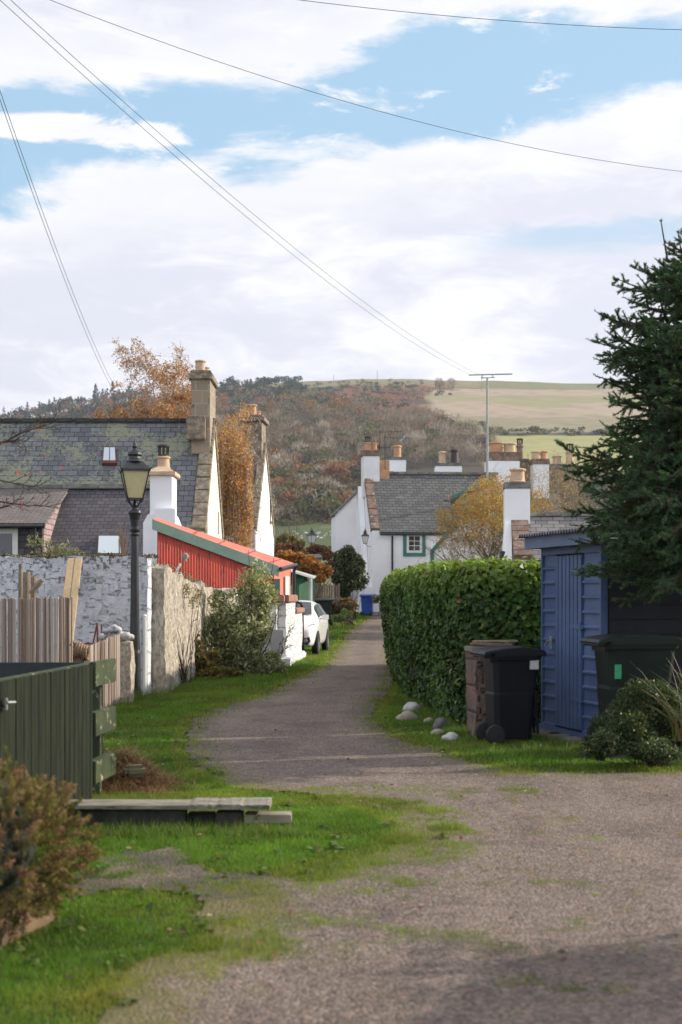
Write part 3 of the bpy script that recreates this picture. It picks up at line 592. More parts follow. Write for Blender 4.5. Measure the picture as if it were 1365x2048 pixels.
mid=(a+d)/2;gp=MB()
for (u0,u1) in((.08,.48),(.54,.92)):
    A_=a.lerp(b,u0);B_=a.lerp(b,u1);D_=d.lerp(c_,u0);C_=d.lerp(c_,u1);gp.slab(A_.lerp(D_,.14)+nrm*.14,B_.lerp(C_,.14)+nrm*.14,B_.lerp(C_,.94)+nrm*.14,A_.lerp(D_,.94)+nrm*.14,.03)
gp.build('pane',m_glassP,k)
mb=MB()
for px in(414,437):
    mb=MB()
    tt=(px-CX)/F;dd=-4.33/tt;mb.b2(-4.36,-4.315,dd-.17,dd+.17,CH+(HZ-1068)*dd/F,CH+(HZ-1024)*dd/F);mb.build('window_slit',M('grey_slit',(.16,.16,.16),(.12,.12,.12)),h1)
# rear extension + band
mb=MB();mb.prism([(0,43.05,0),(0,46.6,0),(0,46.6,5.0),(0,46.05,4.88),(0,43.05,2.72)],(11.3+.9,0,0));mb.v=[v+Vector((-17.9,0,0)) for v in mb.v];mb.build('extension_wall',m_white,h1)
ext=MB();ext.slab((-18,42.9,2.74),(-5.62,42.9,2.74),(-5.62,46.12,5.06),(-18,46.12,5.06),.1);er=ext.build('extension_roof',m_slateD,h1)
mb=MB();x=-18.
while x<-5.75: w=R.uniform(.8,1.3);w=min(w,-5.65-x);mb.box((x+w/2,46.1,5.11+R.uniform(-.01,.01)),(w-.012,.28,.15));x+=w
mb.build('flashing_stone',m_ridge,h1,bevel=.02)
n2_=Vector((0,-2.32,3.22)).normalized();pe=Vector((0,42.9,2.74))
def on2(px,py): return onplane(px,py,pe,n2_)
a,b,c_,d=on2(193,1116),on2(247,1116),on2(243,1076),on2(196,1076)
mb=MB();mb.slab(a+n2_*.10,b+n2_*.10,c_+n2_*.10,d+n2_*.10,.12);k=mb.build('skylight',m_cowl,h1)
mb=MB();mb.slab(a.lerp(c_,.08)+n2_*.125,b.lerp(d,.08)+n2_*.125,c_.lerp(a,.06)+n2_*.125,d.lerp(b,.06)+n2_*.125,.02);mb.build('pane',m_glassP,k)
# dormer
mb=MB();mb.prism([(-17.8,42.62,2.0),(-8.95,42.62,2.0),(-8.95,42.62,3.72),(-17.8,42.62,3.72)],(0,.1,0));dm=mb.build('dormer',m_slateD,h1)
mb=MB();mb.prism([(-9.02,42.72,2.2),(-9.02,46.0,4.8),(-9.02,42.72,3.72)],(.09,0,0));mb.build('cheek',m_slateP,dm)
mb=MB();mb.slab((-18,42.3,3.74),(-8.80,42.3,3.74),(-8.80,46.05,5.06),(-18,46.05,5.06),.09);mb.build('dormer_roof',m_slateB,dm)
mb=MB();mb.tube([(-18,42.24,3.64),(-8.8,42.24,3.64)],.05,8);mb.tube([(-9.15,42.5,3.6),(-9.15,42.5,2.2)],.035,8);mb.build('gutter',m_black,dm)
Md=Matrix.Translation((0,42.62,0));q0=(0-CX)*42.6/F
winbox(dm,Md,-10.75,-9.78,2.6,3.5,m_frame,.10,(1,1),y=0,inner=.06)
# white chimney
cm=MB();cm.b2(-5.58,-4.93,41.5,42.65,3.9,5.1);ch=cm.build('chimney',m_whiteB,h1,bevel=.02)
mb=MB();mb.prism([(-5.62,0,3.95),(-4.9,0,3.95),(-4.72,0,3.5),(-4.70,0,0),(-5.78,0,0),(-5.76,0,3.7)],(0,1.35,0));mb.v=[v+Vector((0,41.4,0)) for v in mb.v];mb.build('chimney_breast',m_whiteB,ch)
mb=MB();mb.b2(-5.40,-4.80,41.22,41.5,2.6,4.12);mb.build('flue_offset',m_whiteB,ch,bevel=.02)
mb=MB();mb.b2(-5.68,-4.83,41.4,42.75,5.1,5.2);mb.add([(-5.66,41.42,5.2),(-4.85,41.42,5.2),(-4.85,42.73,5.2),(-5.66,42.73,5.2),(-5.40,41.85,5.38),(-5.10,41.85,5.38),(-5.10,42.3,5.38),(-5.40,42.3,5.38)],[(0,1,2,3),(4,5,6,7),(0,1,5,4),(1,2,6,5),(2,3,7,6),(3,0,4,7)]);mb.build('chimney_cap',m_buff,ch)
pot(ch,-5.25,42.08,5.34,.36,.19,m_buff,True)
# ---- L2
h2=thing('gable_house','tall narrow white gable house with mossy stone chimney behind the golden birch','house',(-3.6,60,.3))
th2=math.degrees(math.atan2(-.44,7));MH=frameM((-3.6,60),th2)@Matrix.Translation((-9,0,0))
gabled(h2,MH,9,7,.2,4.3,8.2,m_white,m_slateG,m_stone,skL=False,sw=.3,ridgem=m_dark,gut=True)
stack(h2,MH,8.15,8.93,2.7,4.3,7.0,9.55,m_stone,m_stone,[(8.45,3.2,.52,.2,m_terra,False),(8.6,3.9,.3,.16,m_terra,False)],cap=.28,proud=.14)
mb=MB(MH);mb.b2(8.98,9.02,5.25,5.62,5.0,6.25);mb.build('window_slit',m_glass,h2)
mb=MB(MH);mb.b2(8.97,9.06,5.2,5.68,4.86,5.0);mb.build('sill',m_ridge,h2)
# ---- R1 main cottage
c1=thing('white_cottage','white cottage with grey slate roof, teal window and black gutter closing the lane','cottage',(4,70,.63))
M1=frameM((1.52,70),6)
gabled(c1,M1,6.75,6,.3,4.72,7.75,m_whiteB,m_slateG,m_skewR,skR=False,sw=.42,over=.12)
stack(c1,M1,-.12,.72,2.55,3.5,6.6,9.0,m_white,m_skewR,[(.14,2.9,.42,.16,m_terra,True),(.5,2.95,.4,.15,m_terra,False)],cap=.3,proud=.06)
mb=MB(M1);mb.b2(.74,1.25,2.7,3.4,7.5,8.5);mb.build('chimney_shoulder',m_terra,c1,bevel=.02)
winbox(c1,M1,1.72,2.50,3.68,4.66-.04,m_teal,.17,(2,3),inner=.12)
winbox(c1,M1,1.8,2.6,1.6,2.7,m_teal,.17,(2,2),inner=.1)
mb=MB(M1);mb.tube([(1.0,-.18,4.5),(1.0,-.12,4.35),(1.0,-.10,.7)],.05,8);mb.build('downpipe',m_black,c1)
la_=MB(M1);la_.prism([(-1.18,6.2,.3),(-.02,6.2,.3),(-.02,6.2,7.05),(-1.18,6.2,5.9)],(0,2.2,0));ww=la_.build('rear_wing',m_whiteB,c1)
mb=MB(M1);mb.slab((-1.30,6.1,5.88),(.1,6.1,7.24),(.1,8.5,7.24),(-1.30,8.5,5.88),.06);mb.build('wing_roof',m_slateG,ww)
mb=MB(M1);mb.b2(-.35,.02,-.02,6.25,.3,2.0);mb.prism([(-.02,0.2,.3),(-.02,6,.3),(-.02,3.3,7.2)],(-.28,0,0));mb.build('buttress',m_whiteB,c1)
# aerials on main chimney
an=thing('tv_aerial','cluster of thin television aerials strapped to the left chimney of the white cottage','aerial',(2.2,73,8.6))
mb=MB()
def aer(x,y,z0,z1,bx,n,tilt=0):
    mb.tube([(x,y,z0),(x,y,z1)],.022,5);mb.tube([(x-.1,y,z1-.1),(x+bx,y,z1-.1+tilt)],.016,4)
    for k in range(n): t=(k+.5)/n;xx=x-.1+(bx+.1)*t;zz=z1-.1+tilt*t;mb.tube([(xx,y-.28,zz-.02),(xx,y+.28,zz+.02)],.009,3);mb.tube([(xx,y,zz-.14),(xx,y,zz+.14)],.009,3)
aer(2.0,73.0,7.9,10.05,1.15,8,.05);aer(2.25,72.6,8.0,9.75,1.3,9,-.05);aer(1.98,73.2,8,9.3,.6,5)
mb.build('mast',m_cowl,an)
mb=MB();mb.slab((3.05,73,9.45),(3.35,73,9.75),(3.3,73.25,9.85),(3.0,73.25,9.55),.02);mb.build('reflector',m_alum,an)
tm=thing('aerial_mast','tall thin grey mast with a long horizontal arm rising above the slate ridge','mast',(7.5,72.2,6))
mb=MB();q=P(975,755,72.2);mb.tube([(q.x,72.2,6),(q.x,72.2,q.z)],[.075,.05],8);mb.build('pole',m_alum,tm)
mb=MB();a=P(938,750,72.2);b=P(1025,748,72.2);mb.tube([a,b],.035,5);mb.tube([P(965,750,72.2),P(965,757,72.2)],.03,4);mb.tube([P(986,749,72.2),P(986,756,72.2)],.03,4);mb.tube([P(962,756,72.2),P(990,755,72.2)],.03,4);mb.tube([P(964,752,72.2),P(964,783,72.2)],.016,4);mb.build('arm',m_alum,tm)
# wall lantern / street lamp generator
def lantern(parent,z,s=1.0,glass=m_lampglass,cx=0,cy=0):
    """four-sided lantern: z = bottom of glass frame"""
    def V(x,y,zz): return (cx+x*s,cy+y*s,z+zz*s)
    b,t,h=.105,.20,.44
    g=MB();g.add([V(*p) for p in[(-b,-b,.02),(b,-b,.02),(b,b,.02),(-b,b,.02),(-t,-t,h),(t,-t,h),(t,t,h),(-t,t,h)]],[(0,1,2,3),(4,5,6,7),(0,1,5,4),(1,2,6,5),(2,3,7,6),(3,0,4,7)]);g.build('lamp_glass',glass,parent)
    f=MB()
    B=b+.008;T=t+.008
    for sx,sy in((-1,-1),(1,-1),(1,1),(-1,1)): f.tube([V(sx*B,sy*B,0),V(sx*T,sy*T,h+.01)],.012*s,4)
    for r_,zz in((B,.0),(T,h)):
        for (a,c,dx,dy) in((0,-1,1,0),(0,1,1,0),(-1,0,0,1),(1,0,0,1)):
            f.box(V(a*r_,c*r_,zz),((2*r_*dx+.03)*s,(2*r_*dy+.03)*s,.026*s))
    f.box(V(0,0,0),(.22*s,.22*s,.02*s))
    for sx,sy in((-1,-1),(1,-1),(1,1),(-1,1)): f.tube([V(sx*T,sy*T,h),V(sx*(T+.035),sy*(T+.035),h+.05)],[.02*s,.004*s],4)
    f.build('lamp_frame',m_lampblack,parent)
    r=MB();q=t*1.414+.035
    r.lathe([(q*s,h*s),(q*s,(h+.02)*s),(.15*s,(h+.14)*s),(.125*s,(h+.155)*s)],(cx,cy,z),4,math.pi/4)
    r.lathe([(x*s,(h+y)*s) for x,y in[(.15,.14),(.135,.17),(.10,.19),(.095,.22),(.115,.25),(.11,.28),(.085,.31),(.04,.335),(.03,.35),(.045,.375),(.028,.41),(.012,.45),(.002,.50)]],(cx,cy,z),16)
    r.build('lamp_roof',m_lampblack,parent)
def street_lamp(label,loc,H=4.0,glass=m_lampglass,group=None,rz=0):
    o=thing('street_lamp',label,'street lamp',loc,group,local=True,rz=rz)
    zl=H-.94
    p=MB();p.lathe([(.10,-.1),(.10,.05),(.092,.12),(.088,.7),(.08,.75),(.066,1.5),(.058,zl-.55),(.066,zl-.54),(.07,zl-.52),(.055,zl-.50),(.055,zl-.49),(.078,zl-.465),(.08,zl-.44),(.058,zl-.42),(.058,zl-.40),(.07,zl-.30),(.09,zl-.22),(.104,zl-.19),(.10,zl-.16),(.05,zl-.13),(.035,zl-.10),(.045,zl-.07),(.03,zl-.04),(.012,zl),(.012,zl+.02)],(0,0,0),20);p.build('pole',m_lampblack,o,smooth=False)
    b=MB()
    for k in range(4):
        a=math.pi/4+k*math.pi/2;c_,s_=math.cos(a),math.sin(a)
        b.tube([(c_*r,s_*r,zl+z) for r,z in[(.02,-.13),(.05,-.10),(.09,-.05),(.125,-.02),(.135,.02),(.12,.035)]],.010,5)
        b.tube([(c_*r,s_*r,zl+z) for r,z in[(.125,-.02),(.15,-.03),(.165,-.01),(.155,.015),(.14,.01)]],.006,4)
    b.build('bracket',m_lampblack,o);lantern(o,zl+.02,1.0,glass);return o
street_lamp('tall black street lamp with frosted cream lantern standing before the white block wall',(P(270,1,22).x,22,0),4.0,rz=.22)
q=P(624,1,84);street_lamp('small distant black street lamp above the orange shrubs and sheep field',(q.x,84,.9),4.7-.0,m_lglass,rz=.7)
wl=thing('wall_lantern','black wall lantern with clear panes on the corner of the white cottage','lantern',(P(731,1,69.4).x,69.4,0),local=True)
zz=CH+(HZ-1087)*69.4/F;lantern(wl,zz,.82,m_lglass)
mb=MB();mb.tube([(0,0,zz-.02),(.12,.15,zz-.12),(.28,.55,zz-.12)],.016,5);mb.build('bracket',m_lampblack,wl)
# ---- R2 wing with teal bargeboard
c2=thing('gabled_wing','white gabled outhouse with teal bargeboard half hidden behind the orange rowan','outbuilding',(7,66,.5))
d=66.;pl=[P(868,1225,d),P(868,1100,d),P(899,1063,d),P(905,1000,d),P(960,973,d),P(1060,1000,d),P(1060,1225,d)]
pl=[P(868,1225,d),P(868,1100,d),P(896,1066,d),P(990,1020,d),P(1060,1050,d),P(1060,1225,d)]
mb=MB();mb.prism(pl,(0,3.6,0));mb.build('wall',m_white,c2)
mb=MB()
def bar(a,b,w,y=d-.06,t=.05):
    a=P(*a,y);b=P(*b,y);dr=(b-a).normalized();n=dr.cross(Vector((0,1,0))).normalized()*w/2;mb.prism([a-n,b-n,b+n,a+n],(0,t,0))
bar((865,1225),(865,1100),.17);bar((865,1102),(898,1064),.17,d-.065);bar((893,1067),(912,1058),.14,d-.07)
mb.build('painted_downpipe',m_teal,c2)
mb=MB();bar((903,1000),(985,965),.34,d-.5,.08);bar((905,998),(906,1050),.16,d-.45,.05);mb.build('bargeboard',m_teal,c2)
mb=MB();a,b=P(899,1000,d-.6),P(990,960,d-.6);mb.slab(a,b,b+Vector((0,4.2,.3)),a+Vector((0,4.2,.3)),.10);mb.build('roof',m_slateG,c2)
# ---- R3 near cottage
c3=thing('slate_cottage','low cottage with white chimney and thick grey slates behind the blue shed','cottage',(7,48.5,.2))
M3=frameM((5.95,48.5),-4)
gabled(c3,M3,8,5,0,2.75,4.35,m_white,m_slateN,m_skewR,skR=False,sw=.6,over=.1,gut=False)
stack(c3,M3,-.28,.62,2.0,2.85,3.6,5.62,m_whiteB,m_ridge,[(.2,2.4,.5,.27,m_buff,False)],cap=.24,proud=.03)
mb=MB(M3);mb.prism([(-.42,-.3,0),(-.1,-.3,0),(-.03,1.9,4.3),(-.25,1.9,4.3)],(0,.0,0));mb=MB(M3);mb.add([(-.62,-.2,0),(-.05,-.2,0),(-.05,2.5,0),(-.62,2.5,0),(-.27,1.95,4.2),(-.05,1.95,4.2),(-.05,2.5,4.2),(-.27,2.5,4.2)],[(0,1,2,3),(4,5,6,7),(0,1,5,4),(1,2,6,5),(2,3,7,6),(3,0,4,7)]);mb.build('flared_gable',m_whiteB,c3)
# ---- R4,R5,R6 houses behind
c4_=thing('cottage','cottage with broad white twin pot chimney rising behind the orange rowan','cottage',(11,86,1))
M4=frameM((9.1,86),3);gabled(c4_,M4,4.6,6,.8,5.6,8.0,m_white,m_slateG,None)
stack(c4_,M4,.1,2.15,2.4,3.4,6.6,10.5,m_whiteB,m_skewR,[(.75,2.9,.65,.42,m_terra,False),(1.6,2.9,.6,.38,m_buff,False)],cap=.55,proud=.03)
stack(c4_,M4,2.3,2.95,3.6,5.2,7,10.2,m_stone,m_ridge,[(2.5,4.3,.95,.22,m_skewR,True)],cap=.2)
stack(c4_,M4,3.0,4.0,2.4,4.6,5.4,10.1,m_white,m_skewR,[(3.3,3.0,.5,.3,m_buff,False),(3.75,3.2,.55,.32,m_terra,False)],cap=.35,proud=.05)
c5=thing('grey_cottage','dark slate roofed cottage with grey stack of mixed pots beside the spruce','cottage',(15,92,1.1))
M5=frameM((13.2,91),-3);gabled(c5,M5,14,6,.9,5.6,8.9,m_white,m_slateG,m_skewR,skR=False,sw=.6)
stack(c5,M5,.4,2.2,2.3,3.6,6.6,10.2,m_stone,m_ridge,[(.9,3,.6,.3,m_buff,False),(1.75,3,.9,.28,m_buff,True)],cap=.3)
c6=thing('cottage','cottage behind the slate ridge showing only its two white rendered chimneys','cottage',(5,84,1))
M6=frameM((2.2,84),0);gabled(c6,M6,6.8,6,.9,5.5,8.4,m_white,m_slateG,None)
stack(c6,M6,.35,1.75,2.4,3.6,7,10.0,m_whiteB,m_ridge,[(1.25,3,.75,.24,m_terra,False)],cap=.18,proud=.06)
stack(c6,M6,3.55,5.15,2.4,3.6,7,9.62,m_whiteB,m_ridge,[(4.0,3,.75,.24,m_buff,False),(4.75,3,.9,.24,m_cowl,False)],cap=.18,proud=.04)
# ---- unseen hedge added off-frame, shaped to shade the foreground corner
og=thing('shade_hedge','unseen leafy hedge added off-frame to shade the right foreground','hedge',(6.5,2,0))
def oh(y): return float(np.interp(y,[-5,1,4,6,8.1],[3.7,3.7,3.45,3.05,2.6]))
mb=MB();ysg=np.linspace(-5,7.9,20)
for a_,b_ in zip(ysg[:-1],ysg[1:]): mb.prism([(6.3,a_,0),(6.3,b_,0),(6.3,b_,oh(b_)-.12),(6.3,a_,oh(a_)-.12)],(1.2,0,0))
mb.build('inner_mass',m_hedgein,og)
n=14000;Yh=R.uniform(-5,8.2,n);Xh=R.uniform(6.1,7.7,n);Zh=np.array([oh(y) for y in Yh])*R.uniform(.0,1,n)**.35+R.normal(0,.07,n)+.12*np.sin(Yh*5)
V,Fa=leaves(np.stack([Xh,Yh,np.maximum(Zh,.02)],-1),.10,QUAD);bulk('foliage',V,Fa,palette(n,4,[(.05,.09,.03),(.09,.12,.04)]),m_leaf,og)
# ---- red lean-to
rs=thing('red_shed','red corrugated lean-to with coral felt roof and grey green bargeboard','shed',(-2.5,34,0))
A_=P(308,1040,34);B_=P(556,1134,36);C_=P(588,1126,39.5);D_=P(310,1034,38.5)
mb=MB();mb.slab(A_,B_,C_,D_,.05);rf=mb.build('roof',m_coral,rs)
mb=MB();
for t in(.30,.50,.72,.91):
    a=A_.lerp(B_,t)+Vector((0,0,.005));b=D_.lerp(C_,t)+Vector((0,0,.005));e=(B_-A_).normalized()*.035;mb.slab(a,a+e,b+e,b,.012);mb.slab(a+Vector((0,0,.01)),a+e*.6+Vector((0,0,.01)),b+e*.6+Vector((0,0,.01)),b+Vector((0,0,.01)),.005)
mb.build('roof_seam',M('seam',(.30,.09,.07)),rf)
dn=Vector((0,0,-1))
f0=A_+Vector((-.03,-.06,.02));f1=B_+Vector((.03,-.06,.02))
mb=MB();mb.prism([f0,f1,f1+dn*.27,f0+dn*.25],(.0,.05,0));mb.build('bargeboard',m_tealG,rs)
# corrugated wall as real geometry
wa=P(316,1060,34.12);wb=P(548,1150,35.98);Lw=(Vector((wb.x,wb.y,0))-Vector((wa.x,wa.y,0))).length;n=int(Lw/.076)*8;vs=[];fs=[]
dirw=(Vector((wb.x,wb.y,0))-Vector((wa.x,wa.y,0)))/Lw;nw=Vector((dirw.y,-dirw.x,0))
for i in range(n+1):
    t=i/n;p=Vector((wa.x,wa.y,0))+dirw*Lw*t+nw*(.012*math.sin(t*Lw/.076*2*math.pi));zt=A_.z+(B_.z-A_.z)*t-.12;vs+=[(p.x,p.y,0),(p.x,p.y,zt),(p.x-nw.x*.03,p.y-nw.y*.03,0),(p.x-nw.x*.03,p.y-nw.y*.03,zt)]
for i in range(n): fs+=[(4*i,4*i+4,4*i+5,4*i+1),(4*i+2,4*i+3,4*i+7,4*i+6),(4*i+1,4*i+5,4*i+7,4*i+3)]
mb=MB();mb.add(vs,fs);mb.build('corrugated_wall',m_redwall,rs)
mb=MB();wc=P(582,1150,39.4);mb.prism([(wb.x,wb.y,0),(wc.x,wc.y,0),(wc.x,wc.y,C_.z-.1),(wb.x,wb.y,B_.z-.1)],(-.06,.01,0));mb.build('front_panel',m_coralP,rs)
bk=MB();bk.prism([(wa.x,wa.y+.1,0),(wb.x-.1,wb.y+.1,0),(wc.x-.1,wc.y,0),(wa.x,wc.y,0)],(0,0,2.0));bk.build('inner_wall',m_redwall,rs)
mb=MB();mb.tube([B_+Vector((.07,-.05,-.05)),C_+Vector((.07,0,-.05))],.05,8);mb.build('gutter',m_black,rs)
mb=MB();p=C_+Vector((.07,-.1,-.07));mb.tube([p,p+Vector((-.06,0,-.15)),p+Vector((-.06,0,-1.3))],.045,8);mb.build('downpipe',m_black,rs)
mb=MB();a=Vector((wb.x,wb.y,0))+Vector((.02,-.04,0));mb.b2(a.x-.02,a.x+.14,a.y-.02,a.y+.04,0,B_.z-.3);mb.build('corner_board',m_tealG,rs)
e=Vector((wc.x-wb.x,wc.y-wb.y,0))
a=Vector((wb.x,wb.y,0))+e*.55+Vector((.03,0,0));mb=MB();mb.prism([a,a+e*.22,a+e*.22+Vector((0,0,2.1)),a+Vector((0,0,2.1))],(.03,0,0));mb.build('door_frame',m_frame,rs)
q=P(371,1113,34.3);mb=MB();mb.tube([q+Vector((0,-.02,0)),q+Vector((0,-.16,0))],[.09,.07],12);mb.tube([q+Vector((0,-.12,.0)),q+Vector((0,-.12,-.12))],.05,8);mb.build('outside_light',m_ridge,rs)
mb=MB();mb.tube([P(362,1127,33.9),P(350,1150,33.9)],.035,6);mb.build('waste_pipe',m_frame,rs)
# ---- green shed
gs=thing('green_shed','dark green boarded shed with pale sheet roof beyond the red lean-to','shed',(-2,46,.1))
mb=MB();a=P(580,1,45);b=P(617,1,46);z0,z1=0,CH+(HZ-1150)*45/F
mb.prism([(a.x-.6,45,z0),(b.x,46,z0),(b.x,46,2.16),(a.x-.6,45,2.62)],(0,.08,0));mb.prism([(b.x,46,z0),(P(630,1,49).x,49,z0),(P(630,1,49).x,49,2.2),(b.x,46,2.16)],(-.08,0,0));mb.b2(a.x-.5,b.x-.3,46.2,48.5,0,2.0);mb.build('wall',m_greenshed,gs)
mb=MB();mb.slab(P(578,1139,44.8),P(628,1154,45.9),P(634,1152,49.1),P(585,1138,48.6),.06);mb.build('roof',m_roofpale,gs)
mb=MB();mb.tube([P(621,1157,45.8),P(621,1215,45.8)],.06,8);mb.tube([P(617,1156,45.8),P(631,1153,49)],.05,6);mb.build('downpipe',m_roofpale,gs)
# ================= WALLS, HEDGE, YARD
def rough_wall(name,label,cat,path,hts,th,mat,amp=.03,res=.12,base=None,parent=None,topamp=.04,z0=-.05,seed=0):
    pts=[Vector((p[0],p[1],0)) for p in path];cum=[0]
    for i in range(1,len(pts)): cum.append(cum[-1]+(pts[i]-pts[i-1]).length)
    n=max(int(cum[-1]/res),2);m=max(int(max(hts)/res),2);vs=[];fs=[];tn=4
    ring=2*(m+1)+tn-1
    for i in range(n+1):
        s=cum[-1]*i/n;k=max([j for j in range(len(cum)-1) if cum[j]<=s+1e-9]);t=(s-cum[k])/(cum[k+1]-cum[k]);p=pts[k].lerp(pts[k+1],t);H=hts[k]+(hts[k+1]-hts[k])*t
        ka=max(k-1,0) if t<.5 else k;d=(pts[k+1]-pts[k]).normalized()
        if t<.5 and k>0: d=(d*(.5+t)+(pts[k]-pts[k-1]).normalized()*(.5-t)).normalized()
        if t>.5 and k<len(pts)-2: d=(d*(1.5-t)+(pts[k+2]-pts[k+1]).normalized()*(t-.5)).normalized()
        nn=Vector((d.y,-d.x,0))*th/2;H+=topamp*noise.noise(Vector((s*1.6,seed,0)))*2+topamp*noise.noise(Vector((s*7,seed,3)))
        loop=[(1,j/m) for j in range(m+1)]+[(1-2*q/tn,1) for q in range(1,tn)]+[(-1,1-j/m) for j in range(m+1)]
        for (o,zz) in loop:
            q=p+nn*o;q.z=z0+(H-z0)*zz;j=noise.noise_vector(q*3.1+Vector((seed,0,0)))*amp+noise.noise_vector(q*9)*amp*.6
            vs.append(q+j)
    for i in range(n):
        for k in range(ring-1): a=i*ring+k;fs.append((a,a+1,a+ring+1,a+ring))
    fs+=[tuple(range(ring)),tuple(range(n*ring,(n+1)*ring))]
    mb=MB();mb.add(vs,fs)
    o=mb.build(name,mat,parent,base if base is not None else (pts[0].x,pts[0].y,0),smooth=False)
    if label: tag(o,label,cat)
    return o
bw_=thing('block_wall','tall flaking white painted block wall facing the camera behind the street lamp','wall',(-6,22.6,0))
rough_wall('wall',None,None,[(-10,22.7),(-3.05,22.62)],[2.2,2.2],.44,m_block,.022,.1,parent=bw_,topamp=.03,seed=2)
mb=MB();q=P(290,1,22.38);mb.tube([(q.x,22.36,.0),(q.x,22.36,1.25)],.03,8);mb.tube([(q.x,22.36,1.25),(q.x,22.5,1.3)],.03,8);mb.build('downpipe',m_frame,bw_)
# moss & debris along wall top
n=2600;C=np.stack([R.uniform(-10,-2.9,n),R.normal(22.6,.12,n),2.19+np.abs(R.normal(0,.03,n))],-1);V,Fa=leaves(C,.05,QUAD);bulk('moss_crust',V,Fa,palette(n,4,[(.05,.045,.03),(.10,.09,.05),(.03,.03,.02),(.16,.15,.12)]),m_leaf,bw_)
lw=thing('rubble_wall','rough harled rubble wall running along the lane beneath the red shed','wall',(-2.9,26,0))
rough_wall('wall',None,None,[(-3.04,22.9),(-3.08,26.5),(-2.98,29.3),(-2.5,31.2),(-2.15,31.9)],[2.05,1.86,1.74,1.70,1.68],.42,m_rubble,.05,.09,parent=lw,topamp=.07,seed=5)
n=1500;t=R.uniform(0,1,n);C=np.stack([-3.06+R.normal(0,.13,n),22.9+t*8,2.08-.32*t+np.abs(R.normal(0,.025,n))],-1);V,Fa=leaves(C,.06,LANCE);bulk('moss_crust',V,Fa,palette(n,4,[(.07,.06,.035),(.16,.15,.06),(.20,.15,.10)]),m_leaf,lw)
ww=thing('garden_wall','low white painted wall with red sandstone coping beside the parked car','wall',(-1.4,33,0))
rough_wall('wall',None,None,[(-2.9,32.25),(-1.45,32.2)],[1.43,1.43],.4,m_wwall,.03,.1,parent=ww,topamp=.01,seed=8)
rough_wall('wall',None,None,[(-1.46,32.35),(-1.30,34.2)],[1.43,1.43],.4,m_wwall,.03,.1,parent=ww,topamp=.01,seed=9)
rough_wall('wall',None,None,[(-1.30,34.2),(-1.16,36.4)],[1.16,1.16],.34,m_wwall,.03,.1,parent=ww,topamp=.01,seed=10)
rough_wall('wall_foot',None,None,[(-1.27,32.0),(-1.03,36.5)],[.16,.14],.24,m_wwall,.03,.1,parent=ww,topamp=.03,seed=12)
mb=MB();mb.box((-2.05,32.2,1.52),(1.55,.56,.17),rz=-.02);mb.box((-1.39,33.25,1.521),(.56,1.9,.172),rz=-.08);mb.build('coping',m_sand,ww,bevel=.02)
mb=MB();mb.box((-1.22,35.3,1.22),(.46,2.2,.13),rz=-.06);mb.build('coping',m_sand,ww,bevel=.02)
mb=MB();q=P(557,1,31.95);mb.b2(q.x-.16,q.x+.12,31.9,32.02,.28,.82);mb.build('meter_box',m_box,ww,bevel=.01)
bp=thing('handrail','thick black bent pipe rail at the end of the white garden wall','rail',(-.98,36.7,0))
mb=MB();z0=CH+(HZ-1203)*36.7/F;mb.tube([(P(590,1,36.3).x,36.3,z0+.02),(P(600,1,36.5).x,36.5,z0-.03),(P(604.5,1,36.7).x,36.7,z0-.12),(P(606,1,36.7).x,36.7,0)],.042,10);mb.build('pipe',m_black,bp,smooth=True)
# ---- hedge
hd=thing('ivy_hedge','tall clipped green ivy hedge curving along the right side of the lane','hedge',(1.4,24,0))
path=[(2.3,32.6),(1.5,32.6),(1.12,32.0),(1.02,29),(1.0,26),(1.02,23),(1.16,20.4),(1.34,18.4),(1.52,17.35),(1.78,17.05),(2.3,17.1),(2.9,17.25)]
pv=[Vector((*p,0)) for p in path];cum=[0]
for i in range(1,len(pv)): cum.append(cum[-1]+(pv[i]-pv[i-1]).length)
def hp(s):
    k=min(int(np.searchsorted(cum,s,side='right'))-1,len(pv)-2);t=(s-cum[k])/(cum[k+1]-cum[k]);h_=.45
    def at(q):
        q=min(max(q,0),cum[-1]-1e-6);j=min(int(np.searchsorted(cum,q,side='right'))-1,len(pv)-2);u=(q-cum[j])/(cum[j+1]-cum[j]);return pv[j].lerp(pv[j+1],u)
    d=(at(s+h_)-at(s-h_)).normalized();return (at(s+.25)+at(s-.25)+at(s))/3,Vector((d.y,-d.x,0))
# outward normal: path runs far->near with lane on the -x side
HH=1.96
def hsurf(s,z,off=0):
    p,nn=hp(s);pass
    zz=z/HH;bul=.04+.13*math.sin(min(zz,1)*1.9)-.05*(1-zz)**2
    rnd=0
    if zz>.88: rnd=(zz-.88)/.12;rnd=.07*rnd*rnd
    q=p+nn*(bul-rnd+off);q.z=z;q+=nn*.10*noise.noise(q*1.1)+nn*.05*noise.noise(q*3.3);return q,nn
n=52000;Cs=[];Ns=[]
for i in range(n):
    s=R.uniform(0,cum[-1]);dd=hp(s)[0].y
    if R.uniform()>1.15-.018*dd*1.3 and dd>20: continue
    z=R.uniform(.02,HH);q,nn=hsurf(s,z,-abs(R.normal(0,.05)));Cs.append(q);Ns.append(nn+Vector((0,0,.35)))
for i in range(14000):
    s=R.uniform(0,cum[-1]);p,nn=hp(s);pass
    w=R.uniform(-.05,1.0)**1.0;q=p-nn*w;q.z=HH+.04*noise.noise(q*2)+R.normal(0,.035);Cs.append(q);Ns.append(Vector((0,0,1)))
C=np.array(Cs);N=np.array(Ns);V,Fa=leaves(C,.062,IVY,N=N,tilt=1.1)
nz=noise3(C,.9);top=np.clip((C[:,2]-1.55)/.45,0,1)  # upper leaves tinted brighter, painting the sunlit hedge top into their colour
